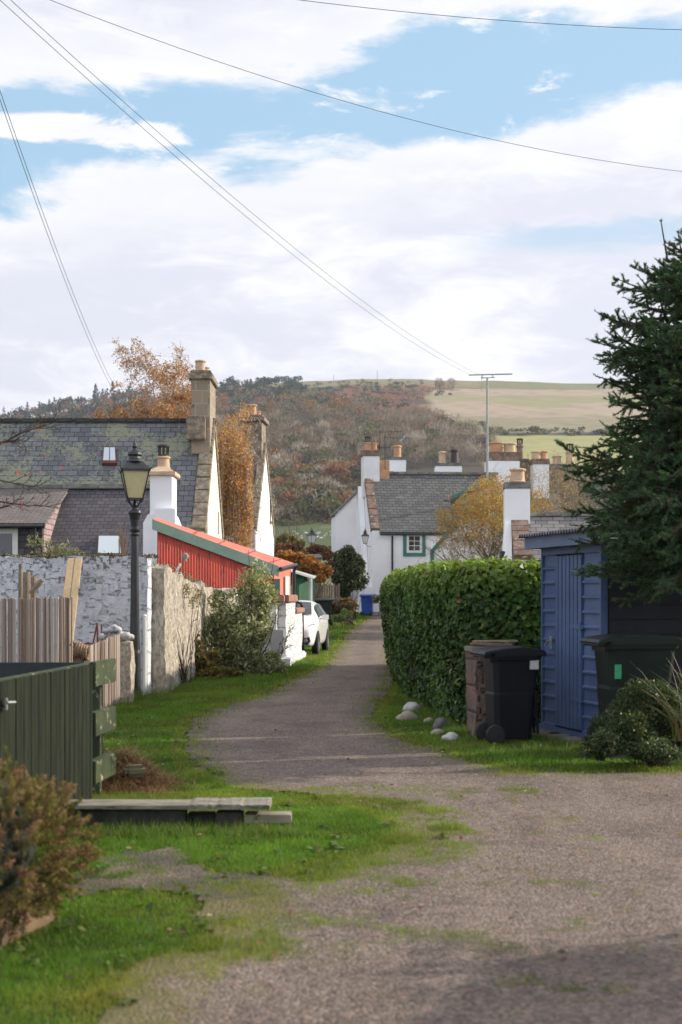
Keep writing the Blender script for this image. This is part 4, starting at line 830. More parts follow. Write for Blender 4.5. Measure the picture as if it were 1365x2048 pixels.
c=np.array((.046,.100,.020))*(1+.9*nz[:,None])*R.uniform(.6,1.5,(len(C),1));c=c*(1-top[:,None])+top[:,None]*np.array((.165,.255,.035))*R.uniform(.5,1.4,(len(C),1))
k=R.uniform(size=len(C))<.05;c[k]=np.array((.17,.20,.035))*R.uniform(.6,1.3,(k.sum(),1));k=(R.uniform(size=len(C))<.012)&(C[:,2]>1.5);c[k]=(.33,.16,.05)
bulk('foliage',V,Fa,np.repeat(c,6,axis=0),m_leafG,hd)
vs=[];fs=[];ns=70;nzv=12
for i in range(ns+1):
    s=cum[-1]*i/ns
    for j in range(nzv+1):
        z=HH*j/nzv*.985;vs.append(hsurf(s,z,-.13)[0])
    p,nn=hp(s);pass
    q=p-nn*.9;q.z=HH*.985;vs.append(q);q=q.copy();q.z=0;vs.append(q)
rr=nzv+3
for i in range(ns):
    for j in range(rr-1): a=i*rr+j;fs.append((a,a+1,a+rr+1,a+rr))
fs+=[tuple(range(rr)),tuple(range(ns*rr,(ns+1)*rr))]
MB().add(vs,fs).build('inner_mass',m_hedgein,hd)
# ---- rocks
def rock(label,px,py,wpx,hpx,mat,seed,name='rock',grp=None):
    q=G(px,py);d=q.y;w=wpx*d/F/2;h=hpx*d/F*1.0
    import bmesh
    bm=bmesh.new();bmesh.ops.create_icosphere(bm,subdivisions=3,radius=1)
    for v in bm.verts:
        n_=noise.noise(v.co*1.1+Vector((seed*3.7,0,0)));v.co*=1+.28*n_+.07*noise.noise(v.co*4+Vector((seed,2,0)));v.co.x*=w;v.co.y*=w*.85;v.co.z*=h*.62;v.co.z+=h*.22
    me=bpy.data.meshes.new(name);bm.to_mesh(me);bm.free();me.materials.append(mat);me.shade_smooth();o=link(bpy.data.objects.new(name,me));o.location=(q.x,q.y+w*.8,q.z);ORG[o.name]=Vector(o.location);tag(o,label,'rock','stones along the foot of the hedge');return o
rock('largest whitish rounded stone at the foot of the ivy hedge',825,1425,37,24,m_cobble,1)
rock('flat buff stone touching the large white one from below',816,1442,44,22,m_rock,2)
rock('small pale stone alone in the grass between the larger groups',858,1447,20,13,m_rock,3)
rock('dark purple slate chunk leaning behind the smooth stones',882,1458,28,26,m_rockS,4)
rock('low brown rounded stone left of the smooth white boulder',876,1471,28,14,m_rock,5)
rock('smooth white oval boulder nearest the black bin',902,1482,35,19,m_cobble,6)
# ---- sandstone pier with boards
pr=thing('stone_pier','squat red sandstone pier topped with loose boards between hedge and black bin','pier',(1.75,16.3,0))
rough_wall('pier',None,None,[(1.49,16.30),(1.85,16.35)],[.96,.96],.42,wallmat('pier_stone',(.21,.125,.095),(.15,.115,.095),.42,.30,(.05,.04,.035),.60),.05,.06,parent=pr,topamp=.02,seed=22)
mb=MB();mb.box((1.68,16.3,.985),(.46,.44,.05),rz=.1);mb.build('cap_slab',m_slab,pr)
mb=MB();mb.box((1.72,16.3,1.035),(.46,.16,.02),rz=.08,ry=.03);mb.build('loose_board',m_skewR,pr);mb=MB();mb.box((1.78,16.46,1.065),(.52,.14,.02),rz=-.06,ry=-.02);mb.build('loose_board',m_log,pr)
# ---- bins
def wheelie(label,loc,rz,body,w=.58,d=.72,h=1.07,grp=None,sticker=None,lid=None):
    o=thing('wheelie_bin',label,'bin',loc,grp,local=True,rz=rz);mb=MB()
    hb=h-.10;a,b=w*.39,d*.34;A,B=w*.49,d*.47
    def ring(t,z,g=0): x=a+(A-a)*t+g;y0=-(b+(B-b)*t)-g;y1=(d*.40+(B-d*.40)*t)+g;c=.05;return [(-x+c,y0,z),(x-c,y0,z),(x,y0+c,z),(x,y1-c,z),(x-c,y1,z),(-x+c,y1,z),(-x,y1-c,z),(-x,y0+c,z)]
    lv=[(0,.05,0),(.10,.16,0),(.55,hb*.55,0),(.56,hb*.56,-.008),(.9,hb*.9,0),(.94,hb*.93,.004),(.95,hb*.935,.022),(1,hb,.024)];vs=[];fs=[]
    for t,z,g in lv: vs+=ring(t,z,g)
    for i in range(len(lv)-1):
        for k in range(8): fs.append((i*8+k,i*8+(k+1)%8,(i+1)*8+(k+1)%8,(i+1)*8+k))
    fs+=[tuple(range(8)),tuple(range((len(lv)-1)*8,len(lv)*8))];mb.add(vs,fs)
    for x in(-.22,-.07,.07,.22): mb.box((x*w/.58,-d*.405,hb*.35),(.02,.03,hb*.5),rx=-.09)
    mb.box((0,d*.46,.95*hb),(w*.8,.06,.10));mb.build('body',body,o,bevel=.006)
    l=MB();x=A+.035;y0=-B-.05;y1=B+.03
    prof=[(y0,-.035),(y0,.012),(y0+.05,.035),(-.05,.065),(B*.6,.05),(y1,.03),(y1+.07,.012),(y1+.09,-.02),(y1+.04,-.03),(y1,0)]
    vs=[];m=len(prof)
    for sx,k in((-1,0),(-.94,.012),(.94,.012),(1,0)): vs+=[(sx*x,y,hb+z+k) for y,z in prof]
    fs=[tuple(range(m)),tuple(range(3*m,4*m))]
    for i in range(3):
        for k in range(m): fs.append((i*m+k,i*m+(k+1)%m,(i+1)*m+(k+1)%m,(i+1)*m+k))
    l.add(vs,fs);l.box((-x+.01,0,hb-.005),(.022,d*.9,.045));l.box((x-.01,0,hb-.005),(.022,d*.9,.045));l.build('lid',lid or body,o,bevel=.004)
    hn=MB();hn.tube([(-w*.42,B+.09,hb-.03),(w*.42,B+.09,hb-.03)],.014,8);hn.box((-w*.42,B+.04,hb-.03),(.03,.12,.04));hn.box((w*.42,B+.04,hb-.03),(.03,.12,.04));hn.build('handle',body,o)
    for sx in(-1,1):
        wh=MB();M_=Matrix.Translation((sx*(w*.41),d*.42,.10))@Matrix.Rotation(math.pi/2,4,'Y');wh.x=M_;wh.lathe([(.05,-.035),(.10,-.032),(.108,0),(.10,.032),(.05,.035),(.04,.02)],(0,0,0),20);q=wh.build('wheel',m_rubber,o)
    ax=MB();ax.tube([(-w*.42,d*.42,.10),(w*.42,d*.42,.10)],.012,6);ax.build('axle',m_black,o)
    if sticker:
        s,y,z,sw,sh,m=sticker;t=MB()
        tt=(z-.05)/hb;xx=(a+(A-a)*tt)+.006;xt=(a+(A-a)*((z+sh-.05)/hb))+.006
        t.add([(s*xx,y,z),(s*xx,y+sw,z),(s*xt,y+sw,z+sh),(s*xt,y,z+sh),(s*(xx-.01),y,z),(s*(xx-.01),y+sw,z),(s*(xt-.01),y+sw,z+sh),(s*(xt-.01),y,z+sh)],[(0,1,2,3),(4,5,6,7),(0,1,5,4),(1,2,6,5),(2,3,7,6),(3,0,4,7)])
        st=t.build('sticker',m,o)
    return o
wheelie('black wheelie bin with small white label between stone pier and blue shed',(1.85,15.50,0),math.radians(101),m_binblk,.48,.56,1.07,sticker=(-1,-.24,.80,.10,.10,m_label))
wheelie('large dark green wheelie bin with green sticker under the spruce',(2.93,14.2,.12),math.radians(96),m_bingrn,.60,.74,1.12,sticker=(-1,.22,.66,.065,.14,m_labelG))
sp1=P(1,1,1)
mb=MB();mb.box((3.05,14.3,.05),(.95,.8,.13));o=mb.build('paving_slab',m_slab,None,base=(2.95,14.25,0),bevel=.01);tag(o,'grey paving slab under the large dark green bin','slab')
q=P(735,1,68.6);wheelie('bright blue wheelie bin by the white cottage wall',(q.x,68.6,gz(0,68.6)),math.radians(170),m_binblue,.58,.72,1.07)
q=P(642,1,54);wheelie('dark green wheelie bin behind the white parked car',(q.x,54.5,.45),math.radians(200),m_bingrn,.75,.72,1.05)
# ---- blue shed
sh=thing('blue_shed','narrow blue painted timber shed with grooved door and corrugated roof edge','shed',(2.6,15.8,0))
O=Vector((2.36,16.6,.08));e1=Vector((.41,-1.6,0));L1=e1.length;e1.normalize();e2=Vector((-e1.y,e1.x,0));Hs=2.08
Ms=Matrix(((e1.x,e2.x,0,O.x),(e1.y,e2.y,0,O.y),(0,0,1,O.z),(0,0,0,1)))
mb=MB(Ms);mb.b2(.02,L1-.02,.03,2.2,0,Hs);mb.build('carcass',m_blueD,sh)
for (x0,x1) in((.05,.40),(1.16,L1-.05)):
    mb=MB(Ms);z=.02
    while z<Hs-.02:
        h=min(.163,Hs-z)
        mb.add([(x0,.03,z),(x1,.03,z),(x1,-.026,z),(x0,-.026,z),(x0,-.026,z+.018),(x1,-.026,z+.018),(x0,-.006,z+.035),(x1,-.006,z+.035),(x0,.0,z+h),(x1,.0,z+h),(x0,.03,z+h),(x1,.03,z+h)],[(0,1,2,3),(3,2,5,4),(4,5,7,6),(6,7,9,8),(8,9,11,10),(0,3,4,6,8,10),(1,2,5,7,9,11)])
        z+=.163
    mb.build('shiplap_boards',m_blue,sh)
mb=MB(Ms);mb.b2(0,.05,-.03,.05,0,Hs);mb.b2(L1-.05,L1,-.03,.05,0,Hs);mb.b2(.05,L1-.05,-.028,.02,Hs-.1,Hs);mb.b2(-.02,L1+.02,-.05,.02,-.06,.02);mb.build('frame',m_blue,sh,bevel=.004)
mb=MB(Ms);nb=7;bwid=(1.15-.41)/nb
for k in range(nb): mb.b2(.41+k*bwid+.006,.41+(k+1)*bwid-.006,-.030-.002*(k%2),.02,.04,Hs-.12)
dr=mb.build('door',m_blue,sh,bevel=.006)
mb=MB(Ms)
for zz in(.35,1.15,1.75): mb=MB(Ms);mb.b2(.86,1.20,-.040,-.028,zz,zz+.045);mb.tube([(1.155,-.045,zz-.02),(1.155,-.045,zz+.07)],.012,6);mb.build('hinge',m_blue,dr)
mb=MB(Ms);mb.box((.36,-.055,.98),(.05,.012,.14));mb.tube([(.36,-.06,1.0),(.36,-.10,1.0),(.30,-.105,.93)],.011,6);mb.build('handle',m_alum,dr)
mb=MB(Ms);mb.b2(-.12,L1+.12,-.17,-.13,Hs-.02,Hs+.11);mb.b2(-.16,-.12,-.17,2.2,Hs-.02,Hs+.11);mb.build('fascia',M('faded_blue_fascia',(.13,.18,.28),(.10,.14,.24),3,.55,.1),sh)
vs=[];fs=[];n=220
for i in range(n+1):
    x=-.18+(L1+.36)*i/n;z=Hs+.135+.018*math.sin(x/.076*2*math.pi);vs+=[(x,-.24,z),(x,2.3,z+.16),(x,-.24,z-.012),(x,2.3,z+.148)]
for i in range(n): a=4*i;fs+=[(a,a+4,a+5,a+1),(a+2,a+3,a+7,a+6),(a,a+2,a+6,a+4)]
MB(Ms).add(vs,fs).build('corrugated_roof',m_rockS,sh)
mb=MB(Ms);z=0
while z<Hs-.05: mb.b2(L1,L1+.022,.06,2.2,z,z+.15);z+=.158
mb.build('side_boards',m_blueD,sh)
mb=MB()
for (x,y,a) in((2.42,16.35,.1),(2.56,15.9,-.2),(2.66,15.45,.15),(2.5,16.1,.4)): mb.box((x-.03,y,.02),(.42,.34,.06),rz=a)
o=mb.build('flagstones',m_slab,sh,bevel=.01)
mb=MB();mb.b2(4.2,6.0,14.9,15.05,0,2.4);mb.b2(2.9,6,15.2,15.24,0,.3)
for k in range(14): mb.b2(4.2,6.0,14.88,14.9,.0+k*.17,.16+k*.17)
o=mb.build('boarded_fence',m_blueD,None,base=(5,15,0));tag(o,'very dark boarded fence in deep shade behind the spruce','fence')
# ---- gate
gt=thing('green_gate','open dark green boarded gate with three projecting rails beside the heather','gate',(-1.95,10,0))
def gp(t,off=0): # t = distance from camera along the gate plane
    a=Vector((-2.06,8.6,0));b=Vector((-1.825,11.45,0));d=(b-a).normalized();n_=Vector((d.y,-d.x,0));return a+d*(t-8.6)+n_*off
mb=MB();t=8.42;zt=1.075
while t<10.74:
    w=R.uniform(.105,.125)if t>9.4 else .16
    a,b=gp(t+.004),gp(min(t+w-.004,10.78));o_=R.uniform(0,.006);n_=(gp(1,1)-gp(1,0))
    a+=n_*o_;b+=n_*o_;mb.prism([(a.x,a.y,.06),(b.x,b.y,.06),(b.x,b.y,zt+R.uniform(-.004,.004)),(a.x,a.y,zt+R.uniform(-.004,.004))],tuple(-n_*.022));t+=w
mb.build('board_panel',m_gate,gt,bevel=.003)
for (z0,z1) in((.90,1.085),(.52,.70),(.16,.33)):
    mb=MB();a,b=gp(8.4,-.026),gp(11.45,-.026);mb.prism([(a.x,a.y,z0),(b.x,b.y,z0),(b.x,b.y,z1),(a.x,a.y,z1)],tuple((gp(1,-.045)-gp(1,0))));
    a,b=gp(10.80,.018),gp(11.45,.018);mb.prism([(a.x,a.y,z0+.003),(b.x,b.y,z0+.003),(b.x,b.y,z1+.006),(a.x,a.y,z1+.006)],tuple((gp(1,-.043)-gp(1,0))));mb.build('rail',m_gateE,gt,bevel=.006)
mb=MB();a=gp(11.28,-.10);mb.box((a.x,a.y,.54),(.07,.09,1.06));mb.build('stile',m_gateE,gt);mb=MB();a=gp(8.3,-.02);mb.box((a.x,a.y,.50),(.08,.10,1.12));mb.build('stile',m_gateE,gt)
mb=MB();a=gp(8.62,.03);mb.box((a.x,a.y,.94),(.012,.03,.07));mb.tube([gp(8.61,.04)+Vector((0,0,.95)),gp(8.70,.06)+Vector((0,0,.945))],.008,6);mb.build('latch',m_alum,gt)
fp=thing('board_fence','dark blue green board fence lying low behind the open gate','fence',(-2.9,12.3,0))
mb=MB()
for k in range(6): mb.box((-3.25,12.3,1.02-.085-.172*k),(2.36,.03,.165),rz=.0)
mb.build('boards',m_gateB,fp,bevel=.003)
for x in(-2.12,-3.2,-4.3): mb=MB();mb.box((x,12.37,.48),(.08,.09,1.02));mb.build('post',m_gateB,fp)
# ---- reed fences
def reed(label,a,b,za,zb,n,w=.03):
    V=[];Fa=[];Cc=[];a=Vector(a);b=Vector(b);d=(b-a);L=d.length;d.normalize();nn=Vector((d.y,-d.x,0))
    cols=[(.30,.22,.17),(.22,.16,.125),(.36,.29,.24),(.17,.12,.095),(.42,.36,.31)]
    for i in range(n):
        t=(i+.5)/n;p=a.lerp(b,t)+nn*R.uniform(-.01,.01);z=za+(zb-za)*t+R.uniform(-.008,.008);ww=L/n*R.uniform(.38,.47);c=cols[R.integers(0,5)];lx=R.uniform(-.01,.01)
        pr=[p-d*ww-nn*.006,p-d*ww+nn*.006,p+nn*.012,p+d*ww+nn*.006,p+d*ww-nn*.006];o=len(V)
        for q in pr: V.append((q.x,q.y,0))
        for q in pr: V.append((q.x+lx,q.y,z))
        Cc+=[c]*10
        for k in range(5): Fa.append((o+k,o+(k+1)%5,o+5+(k+1)%5,o+5+k))
        Fa.append((o+5,o+6,o+8,o+9))
        Fa.append((o+6,o+7,o+8,o+8))
    Fa=[f for f in Fa if len(set(f))==4]
    o=bulk('reed_fence',np.array(V),np.array(Fa),np.array(Cc)*R.uniform(.8,1.2,(len(V),1)),m_reed,None,base=(a.x,a.y,0));tag(o,label,'fence','split reed fence panels')
reed('tall split reed fence panel standing behind the green gate',(-4.6,17.0,0),(-3.21,17.0,0),1.55,1.57,50)
reed('smaller split reed fence panel slanting up to the cobble topped pillar',(P(172,1,18.9).x,18.9,0),(P(240,1,20.9).x,20.9,0),.91,1.03,46)
# ---- yard bits
def G2(px,d): return (px-CX)*d/F
yl=[('thin upright grey branch, tallest of the three posts',40,1128,.028,19.2),('thick grey log post between two thinner ones',52,1144,.052,19.0),('short grey log post carrying the sawn off side stub',66,1153,.040,18.9)]
for i,(lb,px,py,r,d) in enumerate(yl):
    mb=MB();x=G2(px,d);z=CH+(HZ-py)*d/F;mb.tube([(x+.02,d,0),(x,d,1.0),(x+.012,d,z-.03),(x+.01,d,z)],[r*1.1,r,r*.95,r*.9],10)
    if i==2: mb.tube([(x-.02,d-.05,1.62),(x+.10,d-.06,1.76),(x+.14,d-.06,1.80)],[.035,.04,.03],8)
    o=mb.build('log_post',m_log,None,base=(x,d,0));tag(o,lb,'post','log posts behind the reed fence')
for i,(px0,px1,w,lb) in enumerate(((143,122,.115,'left one of two pale sawn boards leaning on the white block wall'),(158,139,.115,'right one of two pale sawn boards leaning on the white block wall'))):
    d0,d1=22.2,20.2;a=Vector((G2(px0,d0),d0,CH+(HZ-1116)*d0/F));b=Vector((G2(px1-14,d1),d1,.0));mb=MB();mb.prism([a+Vector((-w/2,0,0)),a+Vector((w/2-.01,0,0)),b+Vector((w/2-.01,0,0)),b+Vector((-w/2,0,0))],(0,.045,.0));o=mb.build('timber_board',m_timber,None,base=(b.x,b.y,0),bevel=.005);tag(o,lb,'timber','sawn boards leaning on the wall')
rp=thing('rope_coil','coil of brown rope wound around the top of a wooden post','rope',(G2(160,17.6),17.6,0))
mb=MB();x=G2(160,17.6)
for k in range(6):
    pts=[(x-.06+.03*k,17.6+.09*math.sin(a),.90+.02*math.sin(k)+.085*math.cos(a)) for a in np.linspace(0,6.28,15)];mb.tube(pts,.018,6)
mb.tube([(x-.1,17.55,.98),(x-.08,17.5,1.04),(x-.06,17.6,1.0)],.02,6);mb.build('rope',m_rope,rp)
mb=MB();mb.box((x-.02,17.62,.42),(.14,.12,.86));mb.build('post',m_log,rp)
rt_=thing('rusty_frame','rusty red iron stand and bent bars behind the small reed fence','metalwork',(G2(195,21.6),21.6,0))
mb=MB();x=G2(195,21.6);zt=CH+(HZ-1246)*21.6/F
mb.tube([(x-.07,21.6,zt-.35),(x-.01,21.6,zt-.06),(x,21.6,zt)],.014,5);mb.tube([(x+.02,21.6,zt-.35),(x,21.6,zt)],.012,5);mb.tube([(x,21.6,.3),(x,21.6,zt)],.010,5);mb.tube([(x+.08,21.55,.4),(x+.075,21.55,zt-.02)],.014,5);mb.tube([(x+.08,21.55,zt-.2),(x+.04,21.5,zt-.35)],.01,5)
for k in range(4): mb.tube([(x-.25,21.4,.78+.02*k),(x-.1,21.4,.82+.02*k),(x+.1,21.4,.80+.015*k),(x+.28,21.45,.86+.01*k)],.012,5)
mb.build('bars',m_rust,rt_)
cp=thing('cobble_wall','low rubble wall end with round grey cobbles piled on its top beside the lamp','wall',(-3.3,21.1,0))
rough_wall('pillar',None,None,[(-3.34,21.15),(-3.10,21.15)],[.93,.93],.34,m_rubble,.03,.07,parent=cp,topamp=.02,seed=31)
rough_wall('pillar_core',None,None,[(-3.9,21.5),(-3.3,21.3)],[.85,.9],.3,m_rubble,.03,.09,parent=cp,topamp=.02,seed=33)
import bmesh
for k,(px,py,r) in enumerate([(206,1274,.075),(217,1271,.08),(229,1272,.085),(241,1270,.08),(252,1272,.085),(260,1274,.07),(212,1263,.06),(223,1260,.07),(235,1259,.07),(229,1254,.055),(246,1278,.06),(220,1278,.06)]):
    d=21.15+R.uniform(-.08,.08);q=P(px,py,d);bm=bmesh.new();bmesh.ops.create_icosphere(bm,subdivisions=2,radius=1)
    for v in bm.verts: v.co*=1+.2*noise.noise(v.co*1.3+Vector((k*5,0,0)));v.co=Vector((v.co.x*r,v.co.y*r,v.co.z*r*.72))+q
    me=bpy.data.meshes.new('cobble');bm.to_mesh(me);bm.free();put('cobble',me,m_cobble,cp,smooth=True)
# ---- plank bed edge
pk=thing('plank_edging','long low stack of grey weathered planks on dark sleepers lying in the grass','planks',(-1.1,9.7,0))
def sx(px,d=9.7): return (px-CX)*d/F
mb=MB();mb.box(((sx(120)+sx(372))/2,9.74,.065),(sx(372)-sx(120),.16,.15));mb.box(((sx(432)+sx(486))/2,9.74,.06),(sx(486)-sx(432),.15,.12));mb.box(((sx(374)+sx(430))/2,9.80,.05),(sx(430)-sx(374),.1,.11));mb.build('sleeper',m_sleeper,pk,bevel=.008)
mb=MB();mb.box(((sx(490)+sx(583))/2,9.76,.075),(sx(583)-sx(490),.18,.06),rz=.01);mb.build('sleeper',m_rock,pk,bevel=.006)
mb=MB();mb.box(((sx(125)+sx(395))/2,9.78,.160),(sx(395)-sx(125),.30,.028),rz=-.004);mb.build('plank',m_plank,pk,bevel=.005)
mb=MB();x=sx(380)
vs=[];fs=[];n=24
for i in range(n+1):
    xx=x+(sx(541)-x)*i/n;z=.158+(.0 if i%8 else -.004);yy=.006*math.sin(i*2.3)+(.012 if (i//8)%2 else 0);vs+=[(xx,9.62+yy,z-.01),(xx,9.95,z-.01),(xx,9.95,z+.024+R.uniform(0,.004)),(xx,9.62+yy,z+.020+R.uniform(0,.005))]
for i in range(n):
    for k in range(4): fs.append((4*i+k,4*i+(k+1)%4,4*i+4+(k+1)%4,4*i+4+k))
fs+=[(0,1,2,3),(4*n,4*n+1,4*n+2,4*n+3)];mb.add(vs,fs);mb.build('plank',m_plank,pk)
# ---- planter with heather
ht=thing('heather_planter','clipped brown green heather bush growing in a tan stone planter at the left edge','planter',(-1.55,6.6,0))
mb=MB();vs=[(-2.6,6.0,0),(-1.52,6.32,0),(-1.38,6.9,0),(-1.8,7.6,0),(-2.9,7.4,0)]
mb.prism([Vector(v) for v in vs],(0,0,.16));mb.build('trough',m_tub,ht,bevel=.03)
def ellipt(n,c,r,shell=.75):
    d=unit(R.normal(size=(n,3)));k=R.uniform(shell,1,n)**.5;lum=1+.16*noise3(d*1.0+np.array(c),2.2)+.12*noise3(d*2.,4)
    return np.array(c)+d*np.array(r)*(k*lum)[:,None],d
parts=[]
for (c_,r_,nc) in (((-1.66,6.62,.40),(.46,.48,.37),900),((-2.2,6.75,.42),(.45,.5,.40),260)):
    d=unit(R.normal(size=(nc,3)));lum=1+.14*noise3(d+np.array(c_),2.2)+.10*noise3(d*2.,4);cc_=np.array(c_)+d*np.array(r_)*(R.uniform(.72,1.02,nc)*lum)[:,None];kk_=cc_[:,2]>.08;cc_=cc_[kk_];d=d[kk_];nc=len(cc_)
    per=78;i_=np.repeat(np.arange(nc),per);L_=R.uniform(.05,.12,nc)[i_];t_=R.uniform(0,1,len(i_));ax=unit(d+np.array([0,0,.5])+R.normal(0,.35,(nc,3)))[i_]
    C=cc_[i_]+ax*(t_*L_)[:,None]+R.normal(0,.010,(len(i_),3))*(1.4-t_)[:,None];V,Fa=leaves(C,.021,LANCE,Tdir=ax*1.2)
    base_=np.array([(.23,.165,.08),(.18,.155,.045),(.24,.14,.08),(.12,.12,.035),(.30,.23,.11)])[R.choice(5,nc,p=[.3,.25,.2,.15,.1])][i_]
    c=base_*(.45+.75*t_)[:,None]*R.uniform(.75,1.25,(len(C),1));parts.append((V,Fa,np.repeat(c,4,axis=0)))
bulk('foliage',*merge(parts),m_dry,ht)
MB().lathe([(.05,.1),(.26,.2),(.33,.40),(.30,.62),(.12,.78),(.01,.8)],(-1.75,6.65,0),14).build('stem_mass',m_hedgein,ht)
# ---- dry mound
C=[];n=5200;V=[];cc=[]
dm=thing('dry_grass_heap','heap of dead brown grass around a mossy stone at the end of the gate','grass heap',(-1.5,11.8,0))
q0=G(255,1580)
n=9000;bx=q0.x+R.normal(0,.21,n);by=q0.y+.15+R.normal(0,.25,n);rr=np.exp(-(((bx-q0.x+.07)/.28)**2+((by-q0.y-.15)/.34)**2));bz=rr*.33*R.uniform(.3,1,n)
a=R.uniform(0,6.28,n);L=R.uniform(.06,.2,n);V=np.zeros((n,3,3));dx,dy=np.cos(a),np.sin(a)
V[:,0]=np.stack([bx-dy*.003,by+dx*.003,bz],-1);V[:,1]=np.stack([bx+dy*.003,by-dx*.003,bz],-1);V[:,2]=np.stack([bx+dx*L,by+dy*L,np.maximum(bz+R.normal(.01,.05,n),.01)],-1)
bulk('straw',V.reshape(-1,3),np.arange(3*n).reshape(n,3),palette(n,3,[(.34,.21,.11),(.24,.13,.07),(.40,.29,.15),(.15,.085,.05)],.3),m_dry,dm)
vs=[];k=14
mb=MB();
for i in range(k+1): pass
bm=bmesh.new();bmesh.ops.create_icosphere(bm,subdivisions=3,radius=1)
for v in bm.verts: v.co*=1+.15*noise.noise(v.co*2);v.co=Vector((v.co.x*.24,v.co.y*.28,v.co.z*.20))+Vector((q0.x-.03,q0.y+.18,.04))
me=bpy.data.meshes.new('mound');bm.to_mesh(me);bm.free();put('mound',me,M('dead_thatch',(.16,.09,.05),(.09,.055,.03),20,.95,.8,60,.02),dm,smooth=True)
mb=MB();q=P(272,1548,11.6);mb.box((q.x,11.56,.17),(.17,.12,.10),rz=.3);mb.build('mossy_stone',M('moss_stone',(.10,.13,.05),(.16,.13,.09),8,.95,.6,20),dm,bevel=.03)
# ---- wires
def wire(label,pts,r,sag=0):
    ps=[];n=24;pts=[Vector(p) for p in pts]
    a,b=pts[0],pts[-1]
    for i in range(n+1):
        t=i/n;p=a.lerp(b,t);p.z-=sag*4*t*(1-t);ps.append(p)
    mb=MB();mb.tube(ps,r,5);o=mb.build('overhead_cable',m_wire,None,base=a);tag(o,label,'cable','overhead telephone and power cables')
def PP(px,py,d): return P(px,py,d)
wire('single cable sloping from top left to the right edge across the blue sky',[PP(60,-16,22),PP(1460,352,30)],.0050,.5)
wire('short nearly level cable at the very top right of the sky',[PP(560,-5,20),PP(1480,62,22)],.0045,.10)
wire('upper of the long paired cables running to the tall grey mast',[PP(-60,-75,24),PP(955,748,72.2)],.0065,.7)
wire('lower of the long paired cables running down to the tall grey mast',[PP(-60,-55,24),PP(938,748,72.2)],.0065,.7)
wire('steep cable dropping behind the long slate roof, left one of its pair',[PP(-40,80,22),PP(222,772,54)],.006,.4)
wire('steep cable dropping behind the long slate roof, right one of its pair',[PP(-34,80,22.3),PP(229,772,54)],.006,.4)
# ---- pole
o=MB().tube([P(676,1120,78),P(676,1042,78)],.075,8).build('wooden_post',m_cowl,None,base=(P(676,1,78).x,78,.8));tag(o,'slim dark post standing up against the sheep field left of the cottage','post')
q=P(641,1,60);mb=MB()
for k in range(12): mb.b2(q.x-.35+k*.1,q.x-.27+k*.1,60,60.03,.35,2.05+.03*math.sin(k*3))
o=mb.build('plank_fence',m_log,None,base=(q.x,60,.4));tag(o,'short grey vertical plank fence between green shed and dark shrub','fence')
q=P(757,1,69.3);mb=MB();mb.b2(q.x-.32,q.x+.35,69.1,69.5,.6,.78);o=mb.build('doorstep',m_cobble,None,base=(q.x,69.3,.6),bevel=.02);tag(o,'pale doorstep against the cottage wall at the end of the lane','step')
q=P(1002,1,30);mb=MB();mb.tube([P(1001,1128,33.5),P(1005,1106,33.5)],.055,10);mb.tube([P(1004.5,1108,33.5),P(1006,1102,33.5)],.065,10);o=mb.build('black_flue',m_black,None,base=P(1001,1150,33.5));tag(o,'black flue pipe poking up just above the ivy hedge','flue')
# ---- car
cr=thing('parked_car','small white hatchback parked facing the camera beside the garden wall','car',(-1.53,37.35,0),local=True,rz=-.09)
st=[(0,.60,.30,.62,.66,.50),(.06,.72,.24,.70,.74,.6),(.22,.80,.20,.78,.84,.66),(.5,.85,.19,.88,.93,.68),(.95,.87,.19,.97,1.02,.70),(1.30,.87,.19,.98,1.22,.66),(1.72,.87,.19,.99,1.42,.60),(2.4,.87,.19,1.0,1.46,.60),(3.2,.87,.20,1.02,1.43,.58),(3.65,.85,.24,1.02,1.34,.55),(3.85,.82,.30,.98,1.12,.60),(3.95,.76,.40,.85,.92,.60),(3.98,.70,.46,.7,.74,.5)]
vs=[];fs=[]
for (y,w,zb,zs,zt,wr) in st:
    half=[(w*.80,zb),(w*.96,zb+.06),(w,zb+(zs-zb)*.45),(w*.985,zs-.08),(w*.95,zs),(wr+.02,zt-.05),(wr*.8,zt),(0,zt+.02)]
    vs+=[(x,y,z) for x,z in half]+[(-x,y,z) for x,z in half[::-1][1:]]
rg=15
for i in range(len(st)-1):
    for k in range(rg): a=i*rg;fs.append((a+k,a+(k+1)%rg,a+rg+(k+1)%rg,a+rg+k))
fs+=[tuple(range(rg)),tuple(range((len(st)-1)*rg,len(st)*rg))]
b_=MB().add(vs,fs).build('body',m_carw,cr,smooth=True)
sm=b_.modifiers.new('sub','SUBSURF');sm.levels=1;sm.render_levels=2
def cs(y):
    for i in range(len(st)-1):
        if st[i][0]<=y<=st[i+1][0]: t=(y-st[i][0])/(st[i+1][0]-st[i][0]);return [st[i][k]+(st[i+1][k]-st[i][k])*t for k in range(6)]
mb=MB();yl_=np.linspace(1.02,1.66,6);L=[]
for y in yl_:
    _,w,zb,zs,zt,wr=cs(y);L.append([(x*(wr+.0)*.94,y-.02,zt+(.03 if abs(x)<1 else .012)) for x in(-1,-.5,0,.5,1)])
for i in range(5):
    for k in range(4): mb.add([L[i][k],L[i][k+1],L[i+1][k+1],L[i+1][k]],[(0,1,2,3)])
mb.build('windscreen',m_carg,cr)
